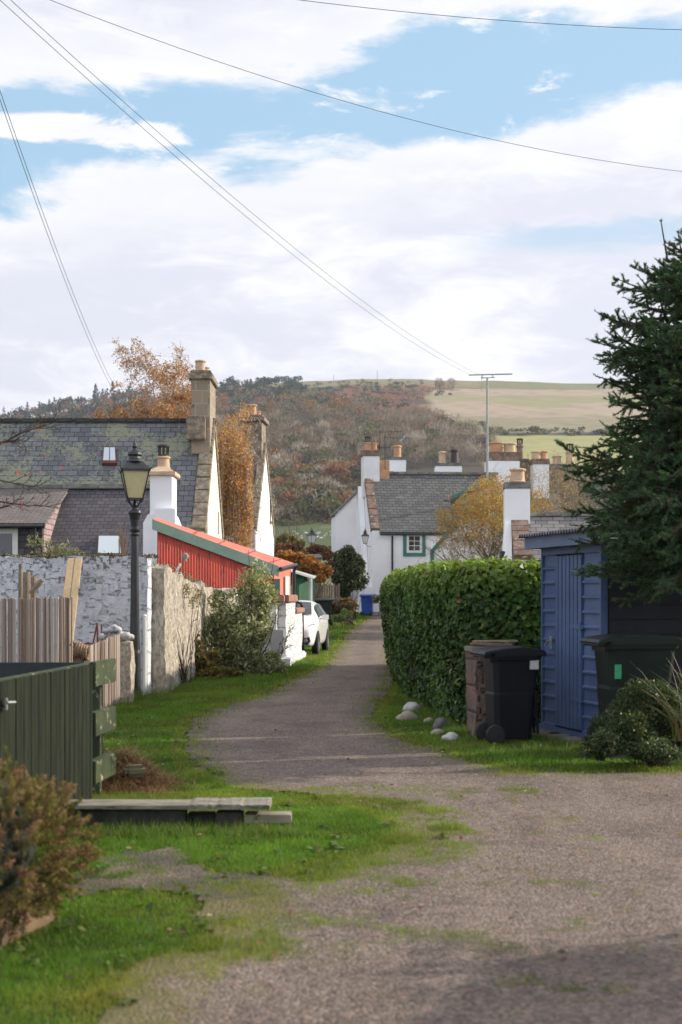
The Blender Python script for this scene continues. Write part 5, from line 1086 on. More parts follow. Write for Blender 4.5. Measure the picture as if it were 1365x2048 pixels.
for sx_ in(-1,1):
    for (ya,yb) in((1.28,2.28),(2.38,3.35)):
        mb=MB();ys_=np.linspace(ya,yb,6);lo_=[];hi_=[]
        for j,y in enumerate(ys_):
            _,w,zb,zs,zt,wr=cs(y);f0,f1=.10,.88
            if ya<1.5 and j==0:f1=.22
            if yb>3 and j==5:f1=.45
            def at(f): return (sx_*((w*.95)+(wr+.02-w*.95)*f+.018),y,zs+(zt-.05-zs)*f)
            lo_.append(at(f0));hi_.append(at(f1))
        for j in range(5): mb.add([lo_[j],lo_[j+1],hi_[j+1],hi_[j]],[(0,1,2,3)])
        mb.build('side_window',m_carg,cr)
    for y in(.72,3.20):
        wh=MB(Matrix.Translation((sx_*.80,y,.30))@Matrix.Rotation(math.pi/2,4,'Y'));wh.lathe([(.18,-.09),(.285,-.085),(.305,0),(.285,.085),(.19,.09),(.19,.05)],(0,0,0),26);w_=wh.build('wheel',m_rubber,cr)
        rm_=MB(Matrix.Translation((sx_*.80,y,.30))@Matrix.Rotation(sx_*math.pi/2,4,'Y'));rm_.lathe([(.19,.03),(.195,.082),(.175,.085),(.17,.05),(.05,.06),(.0,.06)],(0,0,0),26)
        for k in range(7):
            a=k*2*math.pi/7;rm_.box((.105*math.cos(a),.105*math.sin(a),.068),(.15,.035,.025),rz=a)
        rm_.build('rim',m_alloy,w_)
        ar=MB(Matrix.Translation((sx_*.855,y,.31))@Matrix.Rotation(sx_*math.pi/2,4,'Y'));ar.lathe([(.0,-.02),(.345,-.02),(.345,.012),(.30,.014),(.0,.010)],(0,0,0),30);ar.build('wheel_arch',m_rubber,cr)
    hl=MB();hl.add([(sx_*.47,.055,.60),(sx_*.70,.085,.62),(sx_*.80,.32,.72),(sx_*.82,.42,.84),(sx_*.73,.26,.83),(sx_*.56,.10,.74),(sx_*.5,.25,.68)],[(0,1,2,3,4,5),(0,1,6),(1,2,6),(2,3,6),(3,4,6),(4,5,6),(5,0,6)]);hl.build('headlight',m_hl,cr,bevel=.01)
    fg=MB();fg.add([(sx_*.46,-.01,.30),(sx_*.66,.03,.29),(sx_*.73,.075,.38),(sx_*.70,.05,.50),(sx_*.50,.0,.46),(sx_*.55,.2,.4)],[(0,1,2,3,4),(0,1,5),(1,2,5),(2,3,5),(3,4,5),(4,0,5)]);f_=fg.build('fog_lamp_surround',m_rubber,cr)
    fl=MB(Matrix.Translation((sx_*.60,.0,.39))@Matrix.Rotation(math.pi/2,4,'X'));fl.lathe([(.055,-.05),(.06,.0),(.03,.015),(0,.018)],(0,0,0),16);fl.build('fog_lamp',m_hl,f_)
    mr=MB();mr.box((sx_*1.0,1.28,1.0),(.17,.10,.14));mr.tube([(sx_*.84,1.3,.95),(sx_*.95,1.29,.98)],.03,6);mr.build('wing_mirror',m_carw,cr,bevel=.03)
mb=MB();mb.add([(-.40,-.012,.24),(.40,-.012,.24),(.46,.0,.42),(-.46,.0,.42),(0,.2,.3)],[(0,1,2,3),(0,1,4),(1,2,4),(2,3,4),(3,0,4)]);mb.box((0,.02,.62),(.7,.06,.05));mb.build('grille',m_rubber,cr)
mb=MB();mb.box((0,-.025,.48),(.52,.012,.11));mb.build('number_plate',m_label,cr)
# ================= VEGETATION
def tree(name,label,base,Q,L,r,leafcols,n_leaf,lsize,tmpl=QUAD,mat=m_leaf,bark=m_bark,cat='tree',group=None,spread=.12,d0=(0,0,1),w=None,keep=None,droop=0,stuffname='crown',rmin=0):
    o=thing(name,label,cat,base,group);br=[];tips=[]
    grow(Vector(base),Vector(d0),L,r,0,Q,br,tips)
    tubes(br,rmin).build('trunk',bark,o)
    P_=[];
    for t in tips:
        for a,b in zip(t[:-1],t[1:]): P_.append((a,b))
    if n_leaf:
        i=R.integers(0,len(P_),n_leaf);t=R.uniform(0,1.15,n_leaf);A_=np.array([p[0][:] for p in P_])[i];B_=np.array([p[1][:] for p in P_])[i]
        C=A_+(B_-A_)*t[:,None]+R.normal(0,spread,(n_leaf,3))*np.array([1,1,.8])
        if keep is not None: C=C[keep(C)]
        V,Fa=leaves(C,lsize,tmpl);k=len(tmpl);c=palette(len(C),k,leafcols,.3,w)
        bulk(stuffname,V,Fa,c,mat,o)
    return o,tips
# rowan (orange) behind hedge
Qr=dict(max=4,seg=[4,5,5,4,3],wob=[.10,.16,.2,.25,.3],up=[.05,.10,.05,.02,0],n=[7,6,5,4],t0=[.25,.25,.2,.2],ang=[.85,.75,.7,.6],rat=[.82,.62,.55,.5],tap=.4)
q=P(985,1200,57)
R=np.random.default_rng(5)
def kp(C): # denser toward top and right side of the crown
    pxx=CX+F*C[:,0]/C[:,1];pyy=HZ-(C[:,2]-CH)*F/C[:,1];f=np.clip(.16+(C[:,2]-3.5)/2.2,0.12,1);f=np.where((pyy<1015)&(pxx<900+(1015-pyy)*.95),0.04,f);f=np.maximum(f,np.clip((C[:,0]-q.x-.6)*.6,0,1));return (R.uniform(size=len(C))<f)&(C[:,2]<6.55)&(C[:,0]>(872-CX)*57/F)&(C[:,0]<(1108-CX)*57/F)
tree('rowan_tree','rowan tree with orange and yellow leaves and bare dark twigs beyond the hedge',(q.x,57,.3),dict(Qr,ang=[.7,.6,.7,.6],n=[12,7,5,4],up=[.03,.05,.03,.02,0],rat=[1.15,.95,.8,.6]),3.0,.10,[(.44,.19,.04),(.38,.24,.06),(.40,.31,.07),(.24,.25,.06),(.38,.12,.04),(.30,.28,.07)],44000,.115,LANCE,keep=kp,spread=.16)
q2=P(1085,1180,58);Q2=dict(Qr,rat=[1.1,.9,.7,.6],n=[9,6,5,4]);tree('rowan_tree','smaller yellowing rowan tree right of the white chimney with the fat buff pot',(q2.x,58,.3),Q2,3.5,.08,[(.42,.26,.05),(.25,.26,.06),(.45,.20,.04)],5500,.10,LANCE,spread=.16)
# birches
Qb=dict(max=4,seg=[6,5,5,5,5],wob=[.06,.10,.14,.12,.06],up=[.06,.10,.02,-.14,-.30],n=[10,5,5,4],t0=[.38,.2,.2,.1],ang=[.55,.6,.7,.6],rat=[.42,.62,.62,.85],tap=.3,rmin=.006)
R=np.random.default_rng(21);q=P(306,1,60)
def kb(C):
    h=C[:,2];f=np.clip(.95-(h-8.5)/4.5,.16,1);return R.uniform(size=len(C))<f
GOLD=[(.40,.20,.05),(.34,.15,.04),(.46,.27,.07),(.28,.12,.04)]
tree('birch_tree','tall weeping birch with golden brown leaves and white trunk rising above the slate roof',(q.x,60,.5),Qb,9.7,.16,GOLD,34000,.085,QUAD,bark=m_birch,keep=kb,spread=.10,rmin=.010)
q=P(345,1,62);tree('birch_tree','denser golden birch crown low between the tall birch and the stone chimney',(q.x,62,.5),dict(Qb,n=[11,5,5,4]),6.9,.12,GOLD,26000,.09,QUAD,bark=m_birch,spread=.14,rmin=.010)
q=P(250,1,62);tree('birch_tree','rusty birch crown at the left foot of the tall white trunked birch',(q.x,62,.5),dict(Qb,n=[11,5,5,4]),6.9,.12,[(.30,.13,.05),(.26,.11,.05),(.38,.19,.06)],15000,.09,QUAD,bark=m_birch,spread=.14,rmin=.010)
R=np.random.default_rng(9)
# hanging birch in front of gable house
q=P(478,1,56);o=thing('birch_tree','weeping golden birch hanging like a curtain between the cream and the white gables','tree',(q.x,56,.3))
br=[];tips=[];grow(Vector((q.x,56,.3)),Vector((0,0,1)),7.2,.12,0,dict(Qb,n=[12,4,4,3],ang=[.5,.6,.7,.6]),br,tips)
P_=[]
for t in tips: P_+=[p for p in t if CX+F*p.x/p.y<500]
# long hanging strands
st_=[]
for k in range(210):
    px=R.uniform(432,504);y0=R.uniform(850,1000);y1=min(y0+R.uniform(60,190),1095);d=56+R.uniform(-.9,.9)
    if px>500 and y0<930: y0+=60
    a=P(px,y0,d);b=P(px+R.normal(0,4),y1,d);st_.append((a,b));br.append(([a,a.lerp(b,.5)+Vector((R.normal(0,.03),0,0)),b],[.007,.006,.004],3))
tubes(br,.008).build('trunk',m_birch,o)
C=[]
for a,b in st_:
    n=int((a-b).length*29)
    for t in R.uniform(0,1,n): p=a.lerp(b,t);C.append((p.x+R.normal(0,.045),p.y+R.normal(0,.06),p.z))
TP=np.array([t[:] for t in P_]);i=R.integers(0,len(TP),5000);C2=TP[i]+R.normal(0,.14,(5000,3));C=np.concatenate([np.array(C),C2]);C=C[CX+F*C[:,0]/C[:,1]<508];V,Fa=leaves(C,.095,QUAD)
bulk('crown',V,Fa,palette(len(C),4,[(.50,.27,.08),(.42,.19,.07),(.56,.38,.14),(.34,.14,.06),(.46,.32,.11)],.3),m_leaf,o)
# generic shrub
def shrub(name,label,base,blobs,cols,size,tmpl=QUAD,mat=m_leaf,cat='shrub',group=None,stems=14,w=None,shell=.45,sr=.008,lumps=10,inner=False,tiltN=True):
    o=thing(name,label,cat,base,group);parts=[];mb=MB();b=Vector(base)
    for (c_,r_,n) in blobs:
        C,N=blob(n,c_,r_,lumps,shell);C=C[C[:,2]>b.z+.01] if True else C
        V,Fa=leaves(C,size,tmpl);parts.append((V,Fa,palette(len(C),len(tmpl),cols,.35,w)))
        for k in range(stems):
            e=Vector(c_)+Vector(R.normal(size=3)*np.array(r_)*.5);m_=(b+e)/2+Vector(R.normal(size=3)*.06);s=b+Vector((R.normal(0,.08),R.normal(0,.08),0));mb.tube([s,s.lerp(m_,.5),m_,e],[sr*1.6,sr*1.4,sr,sr*.5],4,cap=False)
    mb.build('stems',m_twig,o);bulk('foliage',*merge(parts),mat,o);return o
# lane-side bush S1
q=G(470,1372);x,y=q.x,29.0
LG=[(.25,.29,.12),(.36,.38,.22),(.16,.20,.075),(.44,.44,.29)]
def B(px,py,rx,rz,n,d=29.,ry=None): p=P(px,py,d);s=d/F;return ((p.x,p.y,p.z),(rx*s,ry or rx*s*.8,rz*s),n)
o=shrub('butterfly_bush','tall loose grey green bush with narrow leaves spilling over the rubble wall',(x,y,0),[B(500,1290,66,72,5200),B(460,1240,58,66,2700),B(508,1175,42,66,1300),B(425,1290,50,74,2300),B(530,1330,46,38,1900),B(535,1210,38,56,700)],LG,.13,LANCE,stems=16,sr=.012,shell=.2)
shrub('bramble_bush','low yellowish green bramble tangle at the foot of the rubble wall',(-2.55,27.6,0),[B(405,1330,42,38,3600,27.8),B(440,1352,50,24,2600,27.4),B(385,1290,22,60,700,27.8)],[(.13,.14,.03),(.09,.11,.03),(.20,.17,.05),(.12,.075,.03)],.085,QUAD,stems=22,sr=.007)
o_=thing('bare_brambles','thin bare arching bramble stems against the rubble wall','stems',(-2.6,27.2,0))
for pts in [[(345,1385),(352,1300),(372,1250),(395,1238)],[(360,1385),(372,1310),(400,1262),(430,1255)],[(350,1380),(346,1310),(356,1270)]]: MB().tube([P(a,b,27.2) for a,b in pts],.008,4).build('stem',m_twig,o_)
o_=thing('willowherb','thin dark stalks with narrow leaves against the white garden wall','plant',(-1.4,31.3,0))
V=[]
for pts in [[(560,1325),(575,1270),(588,1252)],[(552,1325),(562,1285),(580,1268)],[(545,1330),(566,1300),(584,1290)]]:
    MB().tube([P(a,b,31.3) for a,b in pts],.006,4).build('stem',m_twig,o_)
    for a,b in zip(pts[:-1],pts[1:]): V+=[P(*a,31.3).lerp(P(*b,31.3),t) for t in R.uniform(0,1,14)]
C=np.array([v[:] for v in V])+R.normal(0,.03,(len(V),3));V,Fa=leaves(C,.09,LANCE);bulk('foliage',V,Fa,palette(len(C),4,[(.07,.09,.03),(.04,.045,.03)]),m_leaf,o_)
shrub('rose_stems','spindly rose stems with a few leaves hanging over the rubble wall top',(-2.8,25.5,0),[B(350,1180,38,24,420,25.6,.2),B(390,1200,22,30,200,26.,.2),B(325,1165,16,18,120,24,.2)],[(.16,.17,.05),(.24,.19,.06),(.13,.09,.04)],.07,LANCE,stems=9,sr=.005)
# plants above the block wall
shrub('buddleia_shoots','leafy weed shoots growing up behind the block wall in front of the dormer',(P(100,1,23.4).x,23.4,1.8),[B(100,1098,50,24,230,23.4,.3),B(75,1082,24,18,70,23.4,.2),B(150,1102,20,12,60,23.4,.2)],[(.20,.22,.10),(.13,.16,.06),(.25,.24,.14)],.085,LANCE,stems=12,sr=.004)
mb=MB()
for k in range(9):
    px=R.uniform(234,252);mb.tube([P(px,1118,24),P(px+R.normal(0,3),1080,24),P(px+R.normal(2,5),R.uniform(1042,1065),24)],[.008,.006,.003],4)
o=mb.build('dead_stalks',M('straw_stalk',(.30,.17,.09),(.2,.11,.06)),None,base=(P(243,1,24).x,24,1.9));tag(o,'bunch of dry brown stalks standing behind the block wall beside the street lamp','stalks')
# small rowan twig from left, near
o=thing('rowan_branch','bare dark twigs with a few red autumn leaves reaching in from the left edge','branch',(-4.2,14,1.5))
R=np.random.default_rng(3);br=[];tips=[]
mb=MB();br.append(([Vector((-4.6,14,0)),Vector((-4.5,14,1.5)),Vector((-4.3,14,3.4))],[.06,.05,.03],0))
Qt=dict(max=2,seg=[6,4,3],wob=[.12,.2,.25],up=[.05,.05,0],n=[9,4],t0=[.3,.2],ang=[.5,.6],rat=[.4,.5],tap=.25)
for (px,py,L,dz) in((-20,895,.75,.30),(-25,1000,.62,-.15),(-20,955,.55,-.25),(-30,1025,.4,.25),(-40,890,.5,.0)):
    grow(P(px,py,14),Vector((1,0,dz)),L,.010,0,Qt,br,tips)
tubes(br,.0022).build('twigs',m_twig,o)
C=[P(px,py,13.9)[:] for px,py in[(16,886),(78,860),(91,910),(124,936),(36,948),(55,949),(44,1014),(85,941),(2,888)] for _ in range(3)];C=np.array(C)+R.normal(0,.010,(len(C),3));V,Fa=leaves(C,.035,QUAD);bulk('leaves',V,Fa,palette(len(C),4,[(.50,.06,.05),(.55,.12,.09)],.2),m_leaf,o)
R=np.random.default_rng(31)
# round dark bush by cottage
def BB(px,py,rx,rz,n,d,ry=None): return B(px,py,rx,rz,n,d,ry)
shrub('holly_bush','rounded dark green bush with speckled pale edges beside the blue bin',(P(708,1,63).x,63,.47),[BB(700,1143,42,46,11000,63),BB(686,1180,20,26,2600,63),BB(700,1120,28,28,3000,63)],[(.045,.065,.025),(.03,.045,.018),(.13,.14,.075),(.06,.08,.03)],.16,QUAD,m_leafG,shell=.2,lumps=22,w=[.4,.3,.12,.18])
shrub('brown_shrub','low russet brown shrub below the rounded dark bush',(P(685,1,60).x,60,.4),[BB(684,1212,30,20,1800,60),BB(665,1222,18,14,600,60)],[(.13,.09,.035),(.18,.11,.05),(.08,.08,.03)],.13,QUAD)
shrub('green_shrub','small bright green leafy plant growing beside the blue bin',(P(705,1,58).x,58,.36),[BB(692,1230,18,12,900,58),BB(680,1236,20,9,500,57)],[(.10,.15,.05),(.14,.19,.07)],.12,LANCE)
shrub('flowering_shrub','low flowering plant against the cottage wall right of the blue bin',(P(758,1,68).x,68,.6),[BB(757,1198,14,10,300,68)],[(.12,.15,.06),(.35,.35,.32),(.1,.12,.05)],.12,QUAD,stems=4)
OR=[(.42,.20,.045),(.35,.14,.035),(.46,.26,.07),(.25,.12,.04)]
shrub('beech_hedge','bright orange autumn hedge arching above the green shed roof',(P(620,1,57).x,57,.4),[BB(605,1126,38,22,2600,57),BB(645,1150,24,22,1900,57),BB(570,1112,24,14,900,57),BB(625,1138,30,16,1500,57)],OR,.13,QUAD,shell=.2)
shrub('russet_scrub','mixed russet and red bramble scrub below the small distant street lamp',(P(610,1,74).x,74,.7),[BB(590,1104,40,22,2300,74),BB(640,1108,38,20,2000,74),BB(680,1120,26,18,900,74),BB(615,1125,50,18,1500,72)],[(.22,.09,.05),(.16,.08,.05),(.28,.14,.06),(.10,.09,.04)],.17,QUAD,shell=.2)
shrub('yellowing_scrub','tall yellow green scrub close to the white gable house',(P(575,1,78).x,78,.8),[BB(572,1085,28,28,2200,78),BB(555,1100,16,24,900,76),BB(600,1092,18,18,700,78)],[(.19,.18,.06),(.13,.13,.05),(.24,.17,.07)],.17,QUAD,shell=.2,stems=18,sr=.02)
mb=MB()
for k in range(16):
    px=R.uniform(552,606);y1=R.uniform(1028,1062);mb.tube([P(px,1095,79),P(px+R.normal(0,2),(1095+y1)/2,79),P(px+R.normal(0,4),y1,79)],[.03,.022,.01],4)
o=mb.build('bare_stalks',m_log,None,base=(P(580,1,79).x,79,.8));tag(o,'thin bare upright stalks above the yellow green scrub','stalks')
q=P(610,1,66);mb=MB();a,b,c_,d=P(612,1118,64),P(646,1114,64),P(640,1108,68),P(606,1110,68);mb.slab(a,b,c_,d,.08);o=mb.build('roof',m_slateG,(t_:=thing('garden_store','tiny dark slate roofed store buried in the russet scrub','outbuilding',(q.x,66,.5))))
mb=MB();mb.prism([a+Vector((.05,.1,-.08)),b+Vector((-.05,.1,-.08)),Vector((b.x-.05,b.y+.1,.5)),Vector((a.x+.05,a.y+.1,.5))],(0,3,0));mb.build('wall',m_stone,t_)
# right foreground shrub + spiky leaves
R=np.random.default_rng(404)
shrub('cotoneaster','dense dark green shrub flecked with yellow leaves at the right edge of the lane',(3.0,13.4,0),[B(1240,1462,72,56,9500,13.2),B(1310,1430,76,76,11000,13.4),B(1200,1492,42,32,3600,13.0),B(1370,1440,56,76,7000,13.5),B(1262,1405,42,50,3500,13.3),B(1300,1500,70,26,4500,13.0)],[(.045,.08,.035),(.065,.105,.045),(.03,.05,.025),(.30,.29,.08),(.12,.13,.04)],.047,LANCE,m_leafG,w=[.34,.3,.2,.03,.13],shell=.3,stems=6,sr=.004,lumps=24)
o=thing('montbretia','arching sword shaped leaves rising out of the dark shrub','plant',(3.2,13.0,0));V=[];Fa=[];Cc=[]
for k in range(60):
    x=R.uniform(3.05,3.6);y=13.2+R.normal(0,.15);L=R.uniform(.45,.95);a=R.normal(-.3,.5);p=Vector((x,y,.25));d=Vector((math.sin(a)*.5,R.normal(0,.2),1)).normalized();w=.008;i0=len(V);c=[(.10,.12,.04),(.06,.09,.03),(.17,.11,.05)][R.integers(0,3)]
    for s in range(6):
        ww=w*(1-s/5.5);V+=[(p.x-ww,p.y,p.z),(p.x+ww,p.y+.003,p.z)];Cc+=[c,c];p=p+d*(L/5);d=(d+Vector((math.sin(a)*.28,0,-.16))).normalized()
    for s in range(5): Fa.append((i0+2*s,i0+2*s+1,i0+2*s+3,i0+2*s+2))
bulk('foliage',np.array(V),np.array(Fa),np.array(Cc),m_leaf,o)
# ---------- spruce
R=np.random.default_rng(77)
o=thing('spruce_tree','big dark green spruce with drooping boughs hanging over the blue shed','tree',(3.62,14.3,0))
TX,TY=3.62,14.3;ZT=5.35;br=[([Vector((TX,TY,0)),Vector((TX,TY,2.5)),Vector((TX-.02,TY,4.6)),Vector((TX-.10,TY,5.25))],[.14,.10,.035,.006],0)]
seg=[]
def prof(z): # crown radius by height, read off the silhouette
    return float(np.interp(z,[1.35,1.6,1.9,2.2,2.6,3.0,3.5,4.1,4.5,4.8,5.1,5.4],[.75,.88,1.08,1.25,1.42,1.34,1.02,1.08,.95,.42,.24,.10]))
def bough(p,d,L,r,lvl):
    n=max(int(L/.07),3);pts=[p.copy()];st=L/n
    for i in range(n):
        t=i/n;d=(d+Vector((0,0,(-.04+.16*t*t) if lvl==0 else (.01 if lvl==1 else 0)))+Vector(R.normal(size=3))*.035).normalized();p2=p+d*st;seg.append((p,p2,lvl));p=p2;pts.append(p.copy())
    br.append((pts,[r*(1-i/n)+.0025 for i in range(n+1)],min(lvl+2,3)))
    if lvl<2:
        step=.085 if lvl==0 else .10;s=.14*L if lvl==0 else .12*L;side=1
        while s<L-.03:
            i=min(int(s/st),n-1);q=pts[i];ax=(pts[i+1]-pts[i]).normalized();lat=ax.cross(Vector((0,0,1))).normalized()*side;lat.rotate(Matrix.Rotation(R.normal(0,.55),3,ax))
            a=R.uniform(.75,1.0);dd=(ax*math.cos(a)+lat*math.sin(a)+Vector((0,0,R.normal(-.05,.12)))).normalized()
            l=min((L-s)*.62+.04,.55 if lvl==0 else .26)*R.uniform(.65,1.1);
            if l>.05: bough(q,dd,l,r*.5,lvl+1)
            side=-side;s+=step*R.uniform(.7,1.3)*(1 if lvl==0 else 1)
z=1.72
while z<5.15:
    rad=prof(z);nb=10 if z<4.2 else 8
    for k in range(nb):
        a=k*6.283/nb+R.uniform(-.45,.45)+z*3;a-=.28*math.sin(a)*(-1);c,s=math.cos(a),math.sin(a)
        if s>.55 and z<4.4: continue # far side never seen past the near boughs
        if c>.75 and z<4.6 and R.uniform()<.5: continue
        L=rad*R.uniform(.72,1.12);dz=np.interp(z,[1.4,2.5,4,5.2],[.10,.10,.24,.9])
        bough(Vector((TX,TY,z+.05)),Vector((c,s,dz+R.normal(0,.12))),L*1.05,.014+.012*rad,0)
    z+=R.uniform(.09,.13)
for (px,py) in((1322,440),(1356,462)): e=P(px,py,TY);s=P(px+14,py+85,TY);br.append(([s,s.lerp(e,.5),e],[.012,.009,.006],2));seg+=[(s.lerp(e,.0),s.lerp(e,.35),2),(s.lerp(e,.92),e,2)]
tubes(br).build('trunk',M('spruce_bark',(.06,.055,.03),(.035,.03,.02)),o)
A_=np.array([s[0][:] for s in seg]);B_=np.array([s[1][:] for s in seg]);lv=np.array([s[2] for s in seg]);nn=np.where(lv==0,14,21)
i=np.repeat(np.arange(len(seg)),nn);n=len(i);print('spruce segs',len(seg),'needles',n)
t=R.uniform(0,1,n);ax=unit(B_-A_)[i];p=A_[i]+(B_-A_)[i]*t[:,None];rd=R.normal(size=(n,3));rd=unit(rd-ax*np.sum(rd*ax,1,keepdims=True));rd[:,2]+=.25;dd=unit(ax*.75+rd*.8);Ln=R.uniform(.022,.040,n);wd=unit(np.cross(dd,R.normal(size=(n,3))))*.0048
V=np.zeros((n,3,3));V[:,0]=p-wd;V[:,1]=p+wd;V[:,2]=p+dd*Ln[:,None]
zc=noise3((A_+B_)/2,1.6)[i];c=np.array((.085,.160,.072))[None]*(1+.6*zc[:,None])*R.uniform(.6,1.4,(n,1));y=(zc>.42);c[y]=np.array((.10,.12,.03))*R.uniform(.6,1.3,(y.sum(),1))
bulk('crown',V.reshape(-1,3),np.arange(3*n).reshape(n,3),np.repeat(c,3,axis=0),m_needle,o)
# ================= WOODS ON THE HILL
R=np.random.default_rng(101)
YS=np.concatenate([np.linspace(110,600,120),np.linspace(605,1500,240)])
def hillpt(px,py):
    zs=hill((px-CX)*YS/F,YS);pys=HZ-(zs-CH)*F/YS;k=np.argmax(pys<=py)
    if pys.min()>py: k=len(YS)-1
    Y=YS[k];X=(px-CX)*Y/F;return np.array([X,Y,float(hill(X,Y))-.5])
def crown_round(n):
    L=unit(R.normal(size=(7,3)))*.28;L[:,2]=np.abs(L[:,2])*.9+.05;i=R.integers(0,7,n);d=unit(R.normal(size=(n,3)));q=L[i]+d*(.24*R.uniform(.3,1,n)**.4)[:,None];q[:,2]+=.42;q*=np.array([1,1,1.0]);return q
def mk_round(h,cols,n=110,sz=.11,bare=False):
    C=crown_round(n)*h;
    if bare:
        k=n;V,Fa=leaves(C,sz*h*1.2,np.array([[-.5,-.06,0],[.5,-.03,0],[.5,.03,0],[-.5,.06,0]]),Tdir=unit(C-np.array([0,0,.1*h]))+np.array([0,0,.5]))
    else: V,Fa=leaves(C,sz*h,QUAD*np.array([1,1.5,1]))
    cc=palette(n,4,cols,.22)
    tr=trunk_arr(h,.45);return V,Fa,cc,tr
def trunk_arr(h,f,c=(.10,.085,.075),w=.018):
    w=w*h;V=np.array([[-w,0,0],[w,0,0],[w*.5,0,f*h],[-w*.5,0,f*h],[0,-w,0],[0,w,0],[0,w*.5,f*h],[0,-w*.5,f*h]]);return V,np.array([[0,1,2,3],[4,5,6,7]]),np.tile(c,(8,1))
def mk_conifer(h,cols,n=110,wd=.20,z0=.15):
    t=R.uniform(z0,1,n)**1.0;r=wd*(1-t)**.8*R.uniform(.3,1.15,n)+.01;a=R.uniform(0,6.28,n);C=np.stack([r*np.cos(a),r*np.sin(a),t],-1)*h;V,Fa=leaves(C,.085*h,QUAD*np.array([1,1.3,1]));return V,Fa,palette(n,4,cols,.25),trunk_arr(h,.5)
def mk_pine(h,cols,n=90):
    C=crown_round(n);C[:,2]=C[:,2]*.55+.45;C*=h*np.array([.8,.8,1.0]);V,Fa=leaves(C,.10*h,QUAD*np.array([1,1.4,1]));return V,Fa,palette(n,4,cols,.25),trunk_arr(h,.7,(.16,.11,.09),.012)
def mk_bush(h,cols,n=60):
    C=crown_round(n);C[:,2]-=.2;C=C*h*np.array([1.6,1.6,1.0]);V,Fa=leaves(C,.22*h,QUAD*np.array([1,1.4,1]));return V,Fa,palette(n,4,cols,.22),trunk_arr(h,.2)
DK=[(.026,.048,.030),(.036,.058,.034),(.020,.036,.026)];OG=[(.24,.105,.04),(.28,.14,.05),(.19,.09,.04),(.21,.14,.055)]
BR=[(.19,.145,.10),(.15,.115,.085),(.24,.19,.145)];PL=[(.36,.32,.27),(.29,.25,.21)];GB=[(.10,.11,.045),(.14,.13,.055),(.08,.09,.04)];RU=[(.21,.09,.055),(.17,.08,.05),(.25,.115,.06)]
zones=[ # poly, spacing px, [(maker,h,cols,weight)]
 ([(-60,825),(240,790),(300,800),(300,900),(-60,900)],430,[(mk_round,15,DK,.45),(mk_round,14,RU,.3),(mk_round,13,GB,.15),(mk_conifer,17,DK,.1)]),
 ([(200,800),(400,782),(440,790),(440,900),(200,900)],190,[(mk_round,14,RU,.4),(mk_round,14,OG,.3),(mk_round,14,DK,.3)]),
 ([(415,778),(600,772),(620,800),(560,812),(415,810)],150,[(mk_pine,12,DK,.7),(mk_conifer,11,DK,.15),(mk_round,9,OG,.15)]),
 ([(560,772),(730,765),(860,768),(790,790),(640,806),(560,800)],150,[(mk_bush,4.5,DK,.75),(mk_round,6,GB,.25)]),
 ([(415,808),(560,800),(700,805),(780,825),(720,850),(560,845),(415,850)],170,[(mk_round,12,OG,.36),(mk_round,12,GB,.34),(mk_round,12,DK,.08),(mk_round,12,BR,.22)]),
 ([(700,776),(925,785),(880,800),(820,812),(780,835),(690,815)],70,[(mk_bush,5,DK,.4),(mk_round,8,BR,.35),(mk_round,7,OG,.25)]),
 ([(415,840),(560,838),(720,840),(830,830),(900,850),(860,905),(700,935),(520,925),(415,930)],420,[('bare',13,BR,.62),('bare',12,PL,.18),(mk_round,12,GB,.15),(mk_round,11,RU,.05)]),
 ([(830,845),(900,860),(985,862),(1000,935),(700,945),(840,895)],130,[('bare',11,BR,.5),('bare',11,PL,.2),(mk_round,9,GB,.2),(mk_round,9,BR,.1)]),
 ([(480,915),(740,925),(760,1000),(740,1045),(560,1052),(480,1060)],330,[(mk_round,11,GB,.32),('bare',11,BR,.26),(mk_round,12,OG,.12),('bare',12,PL,.1),(mk_round,12,DK,.10),(mk_round,11,RU,.10)]),
 ([(985,862),(1220,858),(1300,866),(1220,872),(1000,872)],60,[(mk_bush,4,GB,.6),(mk_bush,4,DK,.4)]),
 ([(560,1036),(740,1030),(740,1046),(560,1056)],60,[(mk_bush,4,GB,.5),(mk_bush,4,RU,.5)]),
]
parts=[]
for poly,n,kinds in zones:
    xs_=[p[0] for p in poly];ys_=[p[1] for p in poly];w=np.array([k[3] for k in kinds]);c=0;tr_=0
    pts=[]
    while c<n and tr_<n*30:
        tr_+=1;px=R.uniform(min(xs_),max(xs_));py=R.uniform(min(ys_),max(ys_))
        if not inpoly(np.array([px]),np.array([py]),poly)[0]: continue
        c+=1;pts.append((px,py))
    for px,py in pts:
        mk,h,cols,_=kinds[R.choice(len(kinds),p=w/w.sum())];b=hillpt(px,py);h=h*R.uniform(.65,1.2)*(1 if b[1]>900 else .9)
        cj=[tuple(np.array(R.uniform(.8,1.2,3))*.15*np.array(k)+np.array(k)*R.uniform(.65,1.1)) for k in cols]
        nn_=int(130 if b[1]<900 else 85)
        if mk=='bare': V,Fa,cc,tr=mk_round(h,cj,int(nn_*1.6),.13,True)
        elif mk is mk_round: V,Fa,cc,tr=mk_round(h,cj,nn_)
        elif mk is mk_bush: V,Fa,cc,tr=mk_bush(h,cj)
        else: V,Fa,cc,tr=mk(h,cj)
        parts.append((V+b,Fa,cc));parts.append((tr[0]+b,tr[1],tr[2]))
o=bulk('woodland',*merge(parts),m_far);tag(o,'distant autumn woodland and gorse covering the hillside behind the village','woodland',kind='stuff')
print('woodland quads',sum(len(p[1]) for p in parts))
